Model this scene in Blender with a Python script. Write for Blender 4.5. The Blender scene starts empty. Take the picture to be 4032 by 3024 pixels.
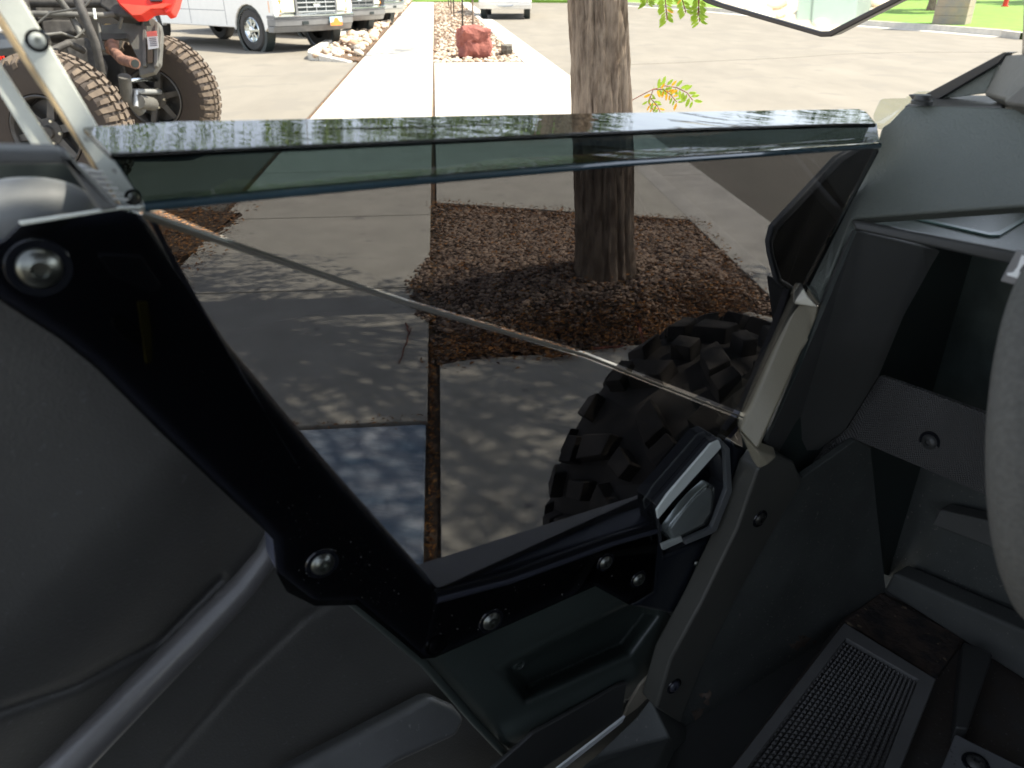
import bpy, bmesh, math, random
from mathutils import Vector, Matrix, noise
random.seed(7)
R_ = math.radians
sc = bpy.context.scene
C = sc.collection

# ------------------------------------------------------------------ camera, sky, sun, exposure
H = 1.30                                   # eye height over the pavement, metres
PITCH = R_(27.9)
FPX = 3028.0                               # focal length in photo pixels (4032 wide)
cam_d = bpy.data.cameras.new('camera'); cam = bpy.data.objects.new('camera', cam_d); C.objects.link(cam)
cam.location = (0, 0, H); cam.rotation_euler = (math.pi/2 - PITCH, 0, 0)
cam_d.sensor_width = 36; cam_d.lens = FPX/4032*36; cam_d.clip_start = 0.02; cam_d.clip_end = 2000
cam_d.dof.use_dof = True; cam_d.dof.focus_distance = 1.5; cam_d.dof.aperture_fstop = 9.0
sc.camera = cam
SUN_EL, SUN_AZ = R_(57), R_(8)             # azimuth counted from +X towards +Y
w = bpy.data.worlds.new('World'); sc.world = w; w.use_nodes = True
nt = w.node_tree; bg = nt.nodes['Background']; bg.inputs[1].default_value = 0.15
sky = nt.nodes.new('ShaderNodeTexSky'); sky.sky_type = 'NISHITA'; sky.sun_disc = False
sky.sun_elevation = SUN_EL; sky.sun_rotation = math.pi/2 - SUN_AZ; sky.dust_density = 1.5; sky.altitude = 1300
hs = nt.nodes.new('ShaderNodeHueSaturation'); hs.inputs['Saturation'].default_value = .45
nt.links.new(sky.outputs[0], hs.inputs['Color']); nt.links.new(hs.outputs[0], bg.inputs[0])
sd = bpy.data.lights.new('sun', 'SUN'); sd.energy = 3.6; sd.angle = R_(0.55); sd.color = (1, .935, .80)
so = bpy.data.objects.new('sun', sd); C.objects.link(so)
sdir = Vector((math.cos(SUN_EL)*math.cos(SUN_AZ), math.cos(SUN_EL)*math.sin(SUN_AZ), math.sin(SUN_EL)))
so.rotation_euler = sdir.to_track_quat('Z', 'Y').to_euler(); so.location = (8, 0, 12)
sc.view_settings.view_transform = 'Standard'; sc.view_settings.look = 'None'
sc.view_settings.exposure = 1.50; sc.view_settings.gamma = 1
sc.cycles.max_bounces = 10; sc.cycles.transparent_max_bounces = 24
sc.cycles.use_denoising = True

# ------------------------------------------------------------------ survey helpers
cp, sp_ = math.cos(PITCH), math.sin(PITCH)
EYE = Vector((0, 0, H))
FV = Vector((math.sin(R_(58)), math.cos(R_(58)), 0))      # the buggy's forward direction
LV = Vector((-FV.y, FV.x, 0))                              # its left
def ray(u, v):
    x, y = (u-2016)/FPX, (v-1512)/FPX
    return Vector((x, cp - y*sp_, -sp_ - y*cp))
def at(u, v, k, d):
    """a surveyed point: k = L/F plane of the buggy, Z height, T distance"""
    r = ray(u, v)
    if k == 'L': return EYE + r*(d/r.dot(LV))
    if k == 'F': return EYE + r*(d/r.dot(FV))
    if k == 'Z': return EYE + r*((d-H)/r.z)
    return EYE + r*d
def V(f, l, z): return FV*f + LV*l + Vector((0, 0, z))
SV = Vector((-.089, .996, 0)).normalized(); NV = Vector((SV.y, -SV.x, 0))
def W(a, b, z=0): return SV*a + NV*b + Vector((0, 0, z))   # pavement frame: along, right

# ------------------------------------------------------------------ materials
def mat(name, col, rough=.6, metal=0, var=.15, vscale=6, bump=0, bscale=60, stretch=(1,1,1), col2=None, spec=.5, coat=0, island=False, contrast=None, dust=None):
    m = bpy.data.materials.new(name); m.use_nodes = True
    t = m.node_tree; N = t.nodes; Lk = t.links; b = N['Principled BSDF']
    b.inputs['Roughness'].default_value = rough; b.inputs['Metallic'].default_value = metal
    b.inputs['Specular IOR Level'].default_value = spec; b.inputs['Coat Weight'].default_value = coat
    tc = N.new('ShaderNodeTexCoord'); mp = N.new('ShaderNodeMapping'); mp.inputs['Scale'].default_value = stretch
    Lk.new(tc.outputs['Object'], mp.inputs[0])
    n = N.new('ShaderNodeTexNoise'); n.inputs['Scale'].default_value = vscale; n.inputs['Detail'].default_value = 6; n.inputs['Roughness'].default_value = .6
    Lk.new(mp.outputs[0], n.inputs['Vector'])
    cr = N.new('ShaderNodeValToRGB')
    c2 = col2 or tuple(max(0, c*(1-var*2)) for c in col)
    c1 = col if col2 else tuple(min(1, c*(1+var)) for c in col)
    lo, hi = contrast or (.3, .7)
    cr.color_ramp.elements[0].position = lo; cr.color_ramp.elements[1].position = hi
    cr.color_ramp.elements[0].color = (*c2, 1); cr.color_ramp.elements[1].color = (*c1, 1)
    if island:
        g = N.new('ShaderNodeNewGeometry'); Lk.new(g.outputs['Random Per Island'], cr.inputs[0])
        cr.color_ramp.elements[0].position = 0; cr.color_ramp.elements[1].position = 1
    else:
        Lk.new(n.outputs[0], cr.inputs[0])
    out = cr.outputs[0]
    if dust:                                   # small pale specks and smears: (colour, scale, threshold)
        n3 = N.new('ShaderNodeTexNoise'); n3.inputs['Scale'].default_value = dust[1]; n3.inputs['Detail'].default_value = 3
        Lk.new(tc.outputs['Object'], n3.inputs['Vector'])
        r3 = N.new('ShaderNodeValToRGB'); r3.color_ramp.elements[0].position = dust[2]; r3.color_ramp.elements[1].position = min(1, dust[2]+.06)
        Lk.new(n3.outputs[0], r3.inputs[0])
        mx = N.new('ShaderNodeMixRGB'); mx.inputs[2].default_value = (*dust[0], 1)
        Lk.new(r3.outputs[0], mx.inputs[0]); Lk.new(out, mx.inputs[1]); out = mx.outputs[0]
    Lk.new(out, b.inputs['Base Color'])
    if bump:
        n2 = N.new('ShaderNodeTexNoise'); n2.inputs['Scale'].default_value = bscale; n2.inputs['Detail'].default_value = 4
        Lk.new(mp.outputs[0], n2.inputs['Vector'])
        bp = N.new('ShaderNodeBump'); bp.inputs['Strength'].default_value = bump; bp.inputs['Distance'].default_value = .4/bscale
        Lk.new(n2.outputs[0], bp.inputs['Height']); Lk.new(bp.outputs[0], b.inputs['Normal'])
    return m
def tint_mat(name, T, rough=.015, wavy=False):
    m = bpy.data.materials.new(name); m.use_nodes = True
    t = m.node_tree; N = t.nodes; Lk = t.links
    N.remove(N['Principled BSDF']); o = N['Material Output']
    tr = N.new('ShaderNodeBsdfTransparent'); tr.inputs[0].default_value = tuple(math.sqrt(x) for x in T) + (1,)
    gl = N.new('ShaderNodeBsdfGlossy'); gl.inputs['Roughness'].default_value = rough
    fr = N.new('ShaderNodeFresnel'); fr.inputs[0].default_value = 1.5
    ge = N.new('ShaderNodeNewGeometry'); inv = N.new('ShaderNodeMath'); inv.operation = 'SUBTRACT'; inv.inputs[0].default_value = 1
    mu = N.new('ShaderNodeMath'); mu.operation = 'MULTIPLY'; mx = N.new('ShaderNodeMixShader')
    Lk.new(ge.outputs['Backfacing'], inv.inputs[1]); Lk.new(inv.outputs[0], mu.inputs[0]); Lk.new(fr.outputs[0], mu.inputs[1])
    Lk.new(mu.outputs[0], mx.inputs[0]); Lk.new(tr.outputs[0], mx.inputs[1]); Lk.new(gl.outputs[0], mx.inputs[2])
    Lk.new(mx.outputs[0], o.inputs[0])
    if wavy:                                   # the moulded lip is slightly rippled
        tc = N.new('ShaderNodeTexCoord'); mp = N.new('ShaderNodeMapping'); mp.inputs['Scale'].default_value = (14, 60, 14); mp.inputs['Rotation'].default_value = (0, 0, -.55)
        nz = N.new('ShaderNodeTexNoise'); nz.inputs['Scale'].default_value = 1; nz.inputs['Detail'].default_value = 2
        bp = N.new('ShaderNodeBump'); bp.inputs['Strength'].default_value = .5; bp.inputs['Distance'].default_value = .0006
        Lk.new(tc.outputs['Object'], mp.inputs[0]); Lk.new(mp.outputs[0], nz.inputs['Vector']); Lk.new(nz.outputs[0], bp.inputs['Height'])
        Lk.new(bp.outputs[0], gl.inputs['Normal'])
    return m
def knurl_mat(name, col, scale):
    m = mat(name, col, .55, bump=0); t = m.node_tree; N = t.nodes; Lk = t.links; b = N['Principled BSDF']
    tc = N.new('ShaderNodeTexCoord'); mp = N.new('ShaderNodeMapping'); mp.inputs['Rotation'].default_value = (.4, .3, .9)
    w1 = N.new('ShaderNodeTexWave'); w1.inputs['Scale'].default_value = scale; w1.bands_direction = 'X'
    w2 = N.new('ShaderNodeTexWave'); w2.inputs['Scale'].default_value = scale*1.2; w2.bands_direction = 'Z'
    Lk.new(tc.outputs['Object'], mp.inputs[0]); Lk.new(mp.outputs[0], w1.inputs[0]); Lk.new(mp.outputs[0], w2.inputs[0])
    a = N.new('ShaderNodeMath'); a.operation = 'MULTIPLY'; Lk.new(w1.outputs[1], a.inputs[0]); Lk.new(w2.outputs[1], a.inputs[1])
    bp = N.new('ShaderNodeBump'); bp.inputs['Strength'].default_value = 1; bp.inputs['Distance'].default_value = .004
    Lk.new(a.outputs[0], bp.inputs['Height']); Lk.new(bp.outputs[0], b.inputs['Normal'])
    return m

M = {}
M['concrete'] = mat('concrete', (.60,.55,.45), .9, var=.08, vscale=5, bump=.35, bscale=120, dust=((.33,.30,.26), 9, .66))
M['kerb_concrete'] = mat('kerb_concrete', (.60,.56,.48), .9, var=.1, vscale=5, bump=.3, bscale=90)
M['painted_concrete'] = mat('painted_concrete', (.56,.59,.62), .8, vscale=9, bump=.7, bscale=70, col2=(.27,.37,.46), contrast=(.3,.62), stretch=(.6,1.6,1))
M['street'] = mat('street_surface', (.222,.198,.156), .9, var=.08, vscale=1.3, bump=.5, bscale=160, stretch=(1,.35,1), dust=((.195,.175,.14), 1.4, .56))
M['soil'] = mat('soil', (.115,.078,.05), .95, var=.3, vscale=30, bump=.6, bscale=90, dust=((.42,.20,.06), 40, .58))
M['lawn'] = mat('lawn', (.20,.34,.04), .9, vscale=2, col2=(.12,.24,.03), bump=.8, bscale=150)
M['gravel'] = mat('gravel', (.56,.40,.28), .8, island=True, col2=(.10,.062,.045))
M['rock'] = mat('landscape_rock', (.80,.70,.55), .85, island=True, col2=(.40,.25,.15))
M['red_rock'] = mat('red_rock', (.36,.12,.085), .85, vscale=9, col2=(.20,.06,.045), bump=.8, bscale=25)
M['dark_rock'] = mat('dark_rock', (.20,.18,.14), .85, vscale=9, bump=.8, bscale=25)
M['litter'] = mat('leaf_litter', (.50,.22,.06), .8, island=True, col2=(.13,.065,.035))
M['bark'] = mat('bark', (.33,.25,.18), .95, vscale=38, col2=(.14,.098,.068), bump=1, bscale=80, stretch=(1,1,.22), contrast=(.35,.6))
M['twig'] = mat('twig', (.30,.10,.06), .8, var=.3, vscale=30)
M['leaf'] = mat('leaf', (.20,.30,.04), .55, island=True, col2=(.09,.17,.02))
M['leaf_orange'] = mat('leaf_orange', (.75,.34,.03), .55, island=True, col2=(.60,.42,.05))
M['leaf_far'] = mat('leaf_far', (.10,.17,.035), .6, island=True, col2=(.04,.08,.015))
for k in ('leaf', 'leaf_orange'):
    b = M[k].node_tree.nodes['Principled BSDF']; b.inputs['Transmission Weight'].default_value = 0
    b.inputs['Subsurface Weight'].default_value = 0
P = dict(rough=.55, bump=.35, bscale=650, vscale=4)
M['cap'] = mat('textured_grey_plastic', (.135,.150,.132), .5, var=.08, bump=.9, bscale=420)
M['plastic'] = mat('black_plastic', (.040,.041,.040), .45, var=.1, bump=.3, bscale=600)
M['plastic_side'] = mat('charcoal_plastic', (.066,.067,.064), .5, var=.1, bump=.25, bscale=600)
M['plastic_green'] = mat('dark_moulded_plastic', (.042,.054,.049), .33, var=.15, vscale=5, bump=.12, bscale=500)
M['dusty'] = mat('dusty_plastic', (.066,.072,.068), .6, var=.2, vscale=7, bump=.3, bscale=300, dust=((.13,.12,.11), 170, .655))
M['floor'] = mat('dusty_floor_plastic', (.050,.051,.050), .7, vscale=14, col2=(.045,.036,.03), bump=.4, bscale=200, contrast=(.45,.75), dust=((.12,.11,.10), 230, .655))
M['carpet'] = mat('dirty_floor', (.020,.019,.018), .9, vscale=35, col2=(.065,.045,.035), bump=1, bscale=140, contrast=(.4,.62), dust=((.22,.17,.11), 60, .655))
M['trim'] = mat('tan_grey_trim', (.27,.245,.18), .38, var=.05, bump=.3, bscale=600)
M['gloss'] = mat('gloss_black', (.008,.009,.012), .13, var=.1, bump=.1, bscale=90)
M['satin'] = mat('satin_black_steel', (.035,.038,.052), .28, var=.1, bump=.12, bscale=400, dust=((.05,.045,.04), 150, .655))
M['post'] = mat('navy_black_steel', (.10,.11,.15), .32, var=.1, bump=.12, bscale=400)
M['flange'] = mat('grey_flange', (.42,.40,.39), .5, var=.05)
M['blackhole'] = mat('deep_black_liner', (.022,.030,.028), .5, vscale=9)
M['silver'] = mat('pale_painted_steel', (.86,.89,.80), .4, var=.03, bump=.1, bscale=200, dust=((.3,.29,.25), 60, .655))
M['silver_edge'] = mat('bare_edge', (.55,.42,.25), .5, var=.1)
M['chrome'] = mat('bright_metal', (.62,.66,.66), .18, metal=1, var=.03)
M['steel'] = mat('bolt_steel', (.20,.21,.19), .33, metal=1, var=.1, vscale=80)
M['suede'] = mat('grey_suede', (.105,.103,.093), .95, var=.10, vscale=260, bump=.8, bscale=260)
M['rubber'] = mat('tyre_rubber', (.075,.064,.055), .8, var=.35, vscale=12, bump=.3, bscale=300)
M['dusty_rubber'] = mat('dusty_rubber', (.055,.042,.032), .9, vscale=6, col2=(.045,.035,.029), bump=.4, bscale=90)
M['dusty_tread'] = mat('dusty_tread', (.17,.13,.092), .9, vscale=14, col2=(.08,.06,.045))
M['rim_dark'] = mat('dusty_black_rim', (.075,.07,.065), .5, var=.2, vscale=12)
M['engine'] = mat('dusty_black_steel', (.07,.065,.058), .7, var=.3, vscale=14)
M['engine2'] = mat('dusty_grey_plastic', (.13,.125,.11), .6, var=.2, vscale=10)
M['rust'] = mat('rusty_exhaust', (.26,.13,.085), .7, var=.3, vscale=25)
M['spring'] = mat('brass_can', (.55,.36,.13), .5, var=.2, vscale=25)
M['red'] = mat('red_body_plastic', (.75,.035,.02), .35, var=.05)
M['white'] = mat('white_paint', (.88,.86,.80), .3, var=.02, coat=.3)
M['grey_paint'] = mat('grey_bumper', (.20,.20,.195), .35, var=.1, coat=.2)
M['silver_paint'] = mat('silver_paint', (.45,.46,.45), .3, metal=.4, var=.03)
M['dark_paint'] = mat('dark_paint', (.035,.038,.042), .3, var=.1, coat=.4)
M['yellow_paint'] = mat('yellow_paint', (.55,.40,.08), .4, var=.05)
M['glass'] = mat('vehicle_glass', (.03,.035,.04), .05, var=.05, spec=.8)
M['lamp'] = mat('headlight_lens', (.80,.80,.62), .15, var=.05)
M['amber'] = mat('amber_lens', (.95,.33,.02), .25, var=.05)
M['tail'] = mat('red_lens', (.7,.03,.03), .25, var=.05)
M['tyre'] = mat('road_tyre', (.055,.052,.048), .8, var=.15)
M['paper'] = mat('sticker_white', (.78,.78,.74), .5, var=.03)
M['sticker_red'] = mat('sticker_red', (.80,.20,.16), .5, var=.03)
M['ink'] = mat('ink', (.12,.12,.15), .6, var=.03)
M['plate_blue'] = mat('plate_blue', (.45,.68,.80), .4, var=.02)
M['plate_orange'] = mat('plate_orange', (.90,.28,.05), .4, var=.05)
M['stone'] = mat('pillar_stone', (.42,.32,.22), .9, vscale=4, col2=(.30,.27,.24), bump=.5, bscale=14)
M['box_green'] = mat('utility_green', (.30,.40,.36), .5, var=.03)
M['olive'] = mat('olive_strap', (.60,.48,.06), .7, var=.1)
M['blue_mark'] = mat('blue_mark', (.02,.16,.55), .5, var=.03)
M['tint'] = tint_mat('tinted_polycarbonate', (.089,.091,.098))
M['tint_lip'] = tint_mat('tinted_polycarbonate_lip', (.025,.032,.032), wavy=True)
M['tint_lip2'] = tint_mat('tinted_polycarbonate_bend', (.034,.052,.058), .03)
M['clear'] = tint_mat('clear_plastic', (.70,.74,.66), .05)
mm = bpy.data.materials.new('mirror_glass'); mm.use_nodes = True; b = mm.node_tree.nodes['Principled BSDF']
b.inputs['Metallic'].default_value = 1; b.inputs['Roughness'].default_value = .02; b.inputs['Base Color'].default_value = (.9,.9,.88,1); M['mirror'] = mm

# ------------------------------------------------------------------ scene-graph helpers
def thing(name, label, cat, loc=(0,0,0), rz=0, group=None):
    o = bpy.data.objects.new(name, None); C.objects.link(o); o.empty_display_size = .2
    o.location = loc; o.rotation_euler = (0, 0, rz); o['label'] = label; o['category'] = cat
    if group: o['group'] = group
    return o
def tag(o, label, cat, group=None):
    o['label'] = label; o['category'] = cat
    if group: o['group'] = group
    return o
def world_of(o):
    m = Matrix.LocRotScale(o.location, o.rotation_euler, o.scale)
    if o.parent: m = world_of(o.parent) @ o.matrix_parent_inverse @ m
    return m
def link(name, me, parent=None, local=False):
    o = bpy.data.objects.new(name, me); C.objects.link(o)
    if parent:
        o.parent = parent
        if not local: o.matrix_parent_inverse = world_of(parent).inverted()
    return o
def copy_tree(o, parent=None):
    c = o.copy(); C.objects.link(c)
    if parent: c.parent = parent
    for ch in [x for x in bpy.data.objects if x.parent == o]: copy_tree(ch, c)
    return c
class MB:
    """collects shapes and links them as ONE mesh object"""
    def __init__(s): s.v = []; s.f = []; s.m = []; s.mi = 0
    def add(s, vs, fs, M4=None):
        k = len(s.v)
        s.v += [tuple(M4 @ Vector(p)) if M4 else tuple(p) for p in vs]
        for f in fs: s.f.append(tuple(i+k for i in f)); s.m.append(s.mi)
        return s
    def box(s, c, d, M4=None, taper=1):
        x, y, z = (q/2 for q in d); vs = []
        for dz in (-1, 1):
            t = taper if dz > 0 else 1
            for dx, dy in ((-1,-1),(1,-1),(1,1),(-1,1)): vs.append((c[0]+dx*x*t, c[1]+dy*y*t, c[2]+dz*z))
        return s.add(vs, [(3,2,1,0),(4,5,6,7),(0,1,5,4),(1,2,6,5),(2,3,7,6),(3,0,4,7)], M4)
    def prism(s, pts, off, M4=None):
        """closed prism from a 3-D outline pushed by the vector off"""
        n = len(pts); off = Vector(off)
        vs = [Vector(p) for p in pts] + [Vector(p)+off for p in pts]
        fs = [tuple(range(n)), tuple(range(2*n-1, n-1, -1))] + [(i, i+n, (i+1)%n+n, (i+1)%n) for i in range(n)]
        return s.add(vs, fs, M4)
    def tube(s, path, r, seg=10, closed=False, M4=None, flat=1):
        path = [Vector(p) for p in path]; n = len(path); vs = []; fs = []
        rr = r if isinstance(r, (list, tuple)) else [r]*n
        up = None
        for i, p in enumerate(path):
            a = path[(i-1) % n] if (closed or i > 0) else p; b = path[(i+1) % n] if (closed or i < n-1) else p
            t = (b-a).normalized()
            if up is None:
                up = Vector((0,0,1)) if abs(t.z) < .9 else Vector((1,0,0))
            x = t.cross(up).normalized(); up = x.cross(t).normalized()
            for k in range(seg):
                a_ = 2*math.pi*k/seg
                vs.append(p + x*math.cos(a_)*rr[i] + up*math.sin(a_)*rr[i]*flat)
        m = n if closed else n-1
        for i in range(m):
            for k in range(seg):
                fs.append((i*seg+k, i*seg+(k+1)%seg, ((i+1)%n)*seg+(k+1)%seg, ((i+1)%n)*seg+k))
        if not closed: fs += [tuple(range(seg-1,-1,-1)), tuple(range((n-1)*seg, n*seg))]
        return s.add(vs, fs, M4)
    def lathe(s, prof, seg=48, M4=None):
        """profile of (radius, y) turned about the local Y axis"""
        n = len(prof); vs = []; fs = []
        for k in range(seg):
            a = 2*math.pi*k/seg
            for r, y in prof: vs.append((r*math.cos(a), y, r*math.sin(a)))
        for k in range(seg):
            for i in range(n-1):
                fs.append((k*n+i, k*n+i+1, ((k+1)%seg)*n+i+1, ((k+1)%seg)*n+i))
        return s.add(vs, fs, M4)
    def build(s, name, m, parent=None, bevel=0, smooth=True, local=False, seg=2, angle=30, merge=False):
        me = bpy.data.meshes.new(name); me.from_pydata(s.v, [], s.f)
        ms = m if isinstance(m, list) else [m]
        for q in ms: me.materials.append(M[q] if isinstance(q, str) else q)
        if len(ms) > 1: me.polygons.foreach_set('material_index', s.m)
        bm = bmesh.new(); bm.from_mesh(me)
        if merge: bmesh.ops.remove_doubles(bm, verts=bm.verts, dist=1e-5)
        bmesh.ops.recalc_face_normals(bm, faces=bm.faces); bm.to_mesh(me); bm.free()
        o = link(name, me, parent, local)
        if smooth:
            me.polygons.foreach_set('use_smooth', [True]*len(me.polygons))
            if hasattr(me, 'set_sharp_from_angle'): me.set_sharp_from_angle(angle=R_(angle))
        if bevel:
            md = o.modifiers.new('bevel', 'BEVEL'); md.width = bevel; md.segments = seg; md.limit_method = 'ANGLE'; md.angle_limit = R_(25)
            md.harden_normals = True
        me.update()
        return o
def px(pts):                                # surveyed outline: entries (u, v, kind, d) or (u, v) with the last kind kept
    out = []; k = None
    for p in pts:
        if len(p) == 4: k = (p[2], p[3])
        out.append(at(p[0], p[1], *k))
    return out
def slab(name, pts, m, parent, thick=.012, bevel=.002, push=None, seg=2):
    q = px(pts)
    n = Vector((0,0,0))
    for i in range(len(q)): n += q[i].cross(q[(i+1) % len(q)])
    n.normalize(); c = sum(q, Vector())/len(q)
    if n.dot(c-EYE) < 0: n = -n
    off = (push if push is not None else n)*thick
    # triangulate so that slightly twisted outlines stay clean
    bm = bmesh.new(); vs = [bm.verts.new(p) for p in q]; f = bm.faces.new(vs)
    planar = max(abs((p-c).dot(n)) for p in q) < .0015
    if not planar: bmesh.ops.triangulate(bm, faces=[f])
    g = bmesh.ops.extrude_face_region(bm, geom=bm.faces[:])
    bmesh.ops.translate(bm, verts=[e for e in g['geom'] if isinstance(e, bmesh.types.BMVert)], vec=off)
    bmesh.ops.recalc_face_normals(bm, faces=bm.faces)
    me = bpy.data.meshes.new(name); bm.to_mesh(me); bm.free()
    me.materials.append(M[m] if isinstance(m, str) else m); o = link(name, me, parent)
    me.polygons.foreach_set('use_smooth', [True]*len(me.polygons)); me.set_sharp_from_angle(angle=R_(30))
    if bevel:
        md = o.modifiers.new('bevel', 'BEVEL'); md.width = bevel; md.segments = seg; md.limit_method = 'ANGLE'; md.angle_limit = R_(22); md.harden_normals = True
    return o
def frame_from(n, upv=Vector((0,0,1))):
    y = n.normalized(); x = upv.cross(y)
    if x.length < 1e-3: x = Vector((1,0,0)).cross(y)
    x.normalize(); z = x.cross(y); return Matrix((x, y, z)).transposed().to_4x4()
def bolt(name, p, n, r, parent, m='steel', washer=True, torx=True):
    """dome headed bolt facing along n, standing on p"""
    M4 = Matrix.Translation(p) @ frame_from(n)
    b = MB()
    prof = [(0, r*.55), (r*.28, r*.55), (r*.30, r*.15)] if not torx else [(0, r*.12), (r*.34, r*.12), (r*.40, r*.50)]
    prof += [(r*.62, r*.44), (r*.86, r*.26), (r*.97, r*.08), (r, -.001)]
    b.lathe(prof, 28, M4)
    o = b.build(name, m, parent, smooth=True, angle=40)
    if washer:
        w_ = MB().lathe([(r*.9, r*.05), (r*1.32, r*.07), (r*1.42, -.001)], 28, M4); w_.build('washer', 'gloss', o, angle=50)
    return o

def seg_dist(px_, py_, ax, ay, bx, by):
    dx, dy = bx-ax, by-ay; l = dx*dx+dy*dy
    t = max(0, min(1, ((px_-ax)*dx+(py_-ay)*dy)/l)) if l else 0
    return math.hypot(px_-ax-t*dx, py_-ay-t*dy), t
def poly_sd(x, y, poly):
    d = 1e9; ins = False; n = len(poly)
    for i in range(n):
        ax, ay = poly[i]; bx, by = poly[(i+1) % n]
        d = min(d, seg_dist(x, y, ax, ay, bx, by)[0])
        if (ay > y) != (by > y) and x < (bx-ax)*(y-ay)/(by-ay)+ax: ins = not ins
    return d if ins else -d
def sstep(x): x = max(0, min(1, x)); return x*x*(3-2*x)
def relief(name, u0, u1, v0, v1, step, depth, m, parent, clip=None):
    """moulded panel: every point of a survey grid gets its own distance to the buggy's side plane"""
    nu, nv = int((u1-u0)/step)+1, int((v1-v0)/step)+1
    vs = []; ok = []
    for j in range(nv):
        for i in range(nu):
            u, v = u0+i*step, v0+j*step
            ok.append(clip is None or poly_sd(u, v, clip) > -step)
            vs.append(at(u, v, 'L', depth(u, v)))
    fs = []
    for j in range(nv-1):
        for i in range(nu-1):
            q = (j*nu+i, j*nu+i+1, (j+1)*nu+i+1, (j+1)*nu+i)
            if all(ok[k] for k in q): fs.append(q)
    b = MB(); b.add(vs, fs)
    o = b.build(name, m, parent, angle=70)
    so_ = o.modifiers.new('solid', 'SOLIDIFY'); so_.thickness = .003; so_.offset = 0
    return o

# ------------------------------------------------------------------ setting: ground, pavement, kerbs
def structure(o): o['kind'] = 'structure'; return o
def sheet(name, pts, m, top, thick=.05, bevel=0):
    b = MB(); b.prism([(p.x, p.y, top) for p in pts], (0, 0, -thick)); o = b.build(name, m, None, bevel=bevel); return structure(o)
ZS = -.13                                                   # street level, below the kerb
sheet('street', [Vector((-400,-300,0)), Vector((400,-300,0)), Vector((400,600,0)), Vector((-400,600,0))], 'street', ZS, .3)
lot = [W(-6,-60), W(-6,-1.40), W(80,-1.40), W(80,-60)]
sheet('parking_lot', lot, 'street', -.012, .10)
sheet('soil_bed', [W(-6,-1.45), W(-6,1.46), W(75,1.46), W(75,-1.45)], 'soil', -.022, .09)
sidewalk = MB(); a0 = 2.21; L_ = 1.258
SW0, SW1 = -1.345, -.085
for k in range(-5, 52):
    a = a0 + k*L_
    vs = [W(a+.007,SW0), W(a+.007,SW1), W(a+L_-.007,SW1), W(a+L_-.007,SW0)]
    if k == -1: continue
    sidewalk.prism([(p.x, p.y, 0) for p in vs], (0,0,-.08))
structure(sidewalk.build('sidewalk', 'concrete', None, bevel=.005))
pp = MB(); a = a0-L_
pp.prism([(p.x, p.y, -.004) for p in (W(a+.008,SW0), W(a+.008,SW1-.004), W(a+L_-.012,SW1-.004), W(a+L_-.012,SW0))], (0,0,-.08))
structure(pp.build('blue_stained_sidewalk_slab', 'painted_concrete', None, bevel=.006))
# slabs right of the joint: in front of and beyond the tree bed
ap = MB()
g0 = lambda u, v: at(u, v, 'Z', 0)
nearL, nearR = g0(1700,1432), g0(2600,1345)
ap.prism([(p.x,p.y,-.003) for p in (W(-4,-.064), W(-4,1.46), W(2.9,1.46), g0(2950,1222), nearR, g0(2200,1385), g0(1850,1412), nearL + Vector((.03,0,0)))], (0,0,-.08))
structure(ap.build('near_pavement_slab', 'concrete', None, bevel=.005))
ap = MB(); farL, farR = g0(1712,795), g0(2775,866)
ap.prism([(p.x,p.y,-.002) for p in (farL + Vector((.01,0,0)), farR, W(14.3,1.46), W(14.3,-.06))], (0,0,-.08))
structure(ap.build('driveway_slab', 'concrete', None, bevel=.005))
# earth and leaf mould that spreads over the pavement's left edge
rj = random.Random(8); ol = [g0(u,v) for u,v in ((560,838),(700,832),(840,832),(945,838),(925,880),(880,905),(860,940),(800,960),(760,1000),(705,1020),(650,960),(590,900),(480,900),(300,860))]
mp_ = MB(); ring_ = []
for p, q in zip(ol, ol[1:]+ol[:1]):
    for k in range(7): ring_.append(p.lerp(q, k/7) + Vector((rj.gauss(0,.014), rj.gauss(0,.02), 0)))
mp_.prism([(p.x,p.y,.003) for p in ring_], (0,0,-.03))
structure(mp_.build('soil_patch', 'soil', None, smooth=False))
# kerb and gutter
kb = MB()
for k in range(-3, 24):
    a, b_ = -3+k*3.05, -3+(k+1)*3.05-.008
    prof = [(1.48, -.02), (1.48, .0), (1.60, .0), (1.635, -.015), (1.68, -.115), (2.13, -.118), (2.13, -.2), (1.48,-.2)]
    n = len(prof); vs = [W(a, q[0], q[1]) for q in prof] + [W(b_, q[0], q[1]) for q in prof]
    kb.add(vs, [tuple(range(n)), tuple(range(2*n-1, n-1, -1))] + [(i, i+n, (i+1)%n+n, (i+1)%n) for i in range(n)])
structure(kb.build('kerb_and_gutter', 'kerb_concrete', None, bevel=.008))
# rock strip and its kerb left of the far pavement
k2 = MB()
for k in range(0, 20):
    a, b_ = 15.6+k*2.4, 15.6+(k+1)*2.4-.01
    k2.prism([W(a,-2.36,.13), W(b_,-2.36,.13), W(b_,-2.20,.13), W(a,-2.20,.13)], (0,0,-.2))
arc = [W(15.6,-2.28), W(15.2,-2.24), W(14.95,-2.05), W(14.8,-1.8), W(14.6,-1.5)]
for i in range(4):
    p, q = arc[i], arc[i+1]; d = (q-p).normalized(); n_ = Vector((-d.y, d.x, 0))*.08; z = (.13,.12,.09,.05,.01)
    k2.add([p+n_+Vector((0,0,z[i])), q+n_+Vector((0,0,z[i+1])), q-n_+Vector((0,0,z[i+1])), p-n_+Vector((0,0,z[i])),
            p+n_-Vector((0,0,.1)), q+n_-Vector((0,0,.1)), q-n_-Vector((0,0,.1)), p-n_-Vector((0,0,.1))],
           [(0,1,2,3),(7,6,5,4),(0,4,5,1),(1,5,6,2),(2,6,7,3),(3,7,4,0)])
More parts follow.
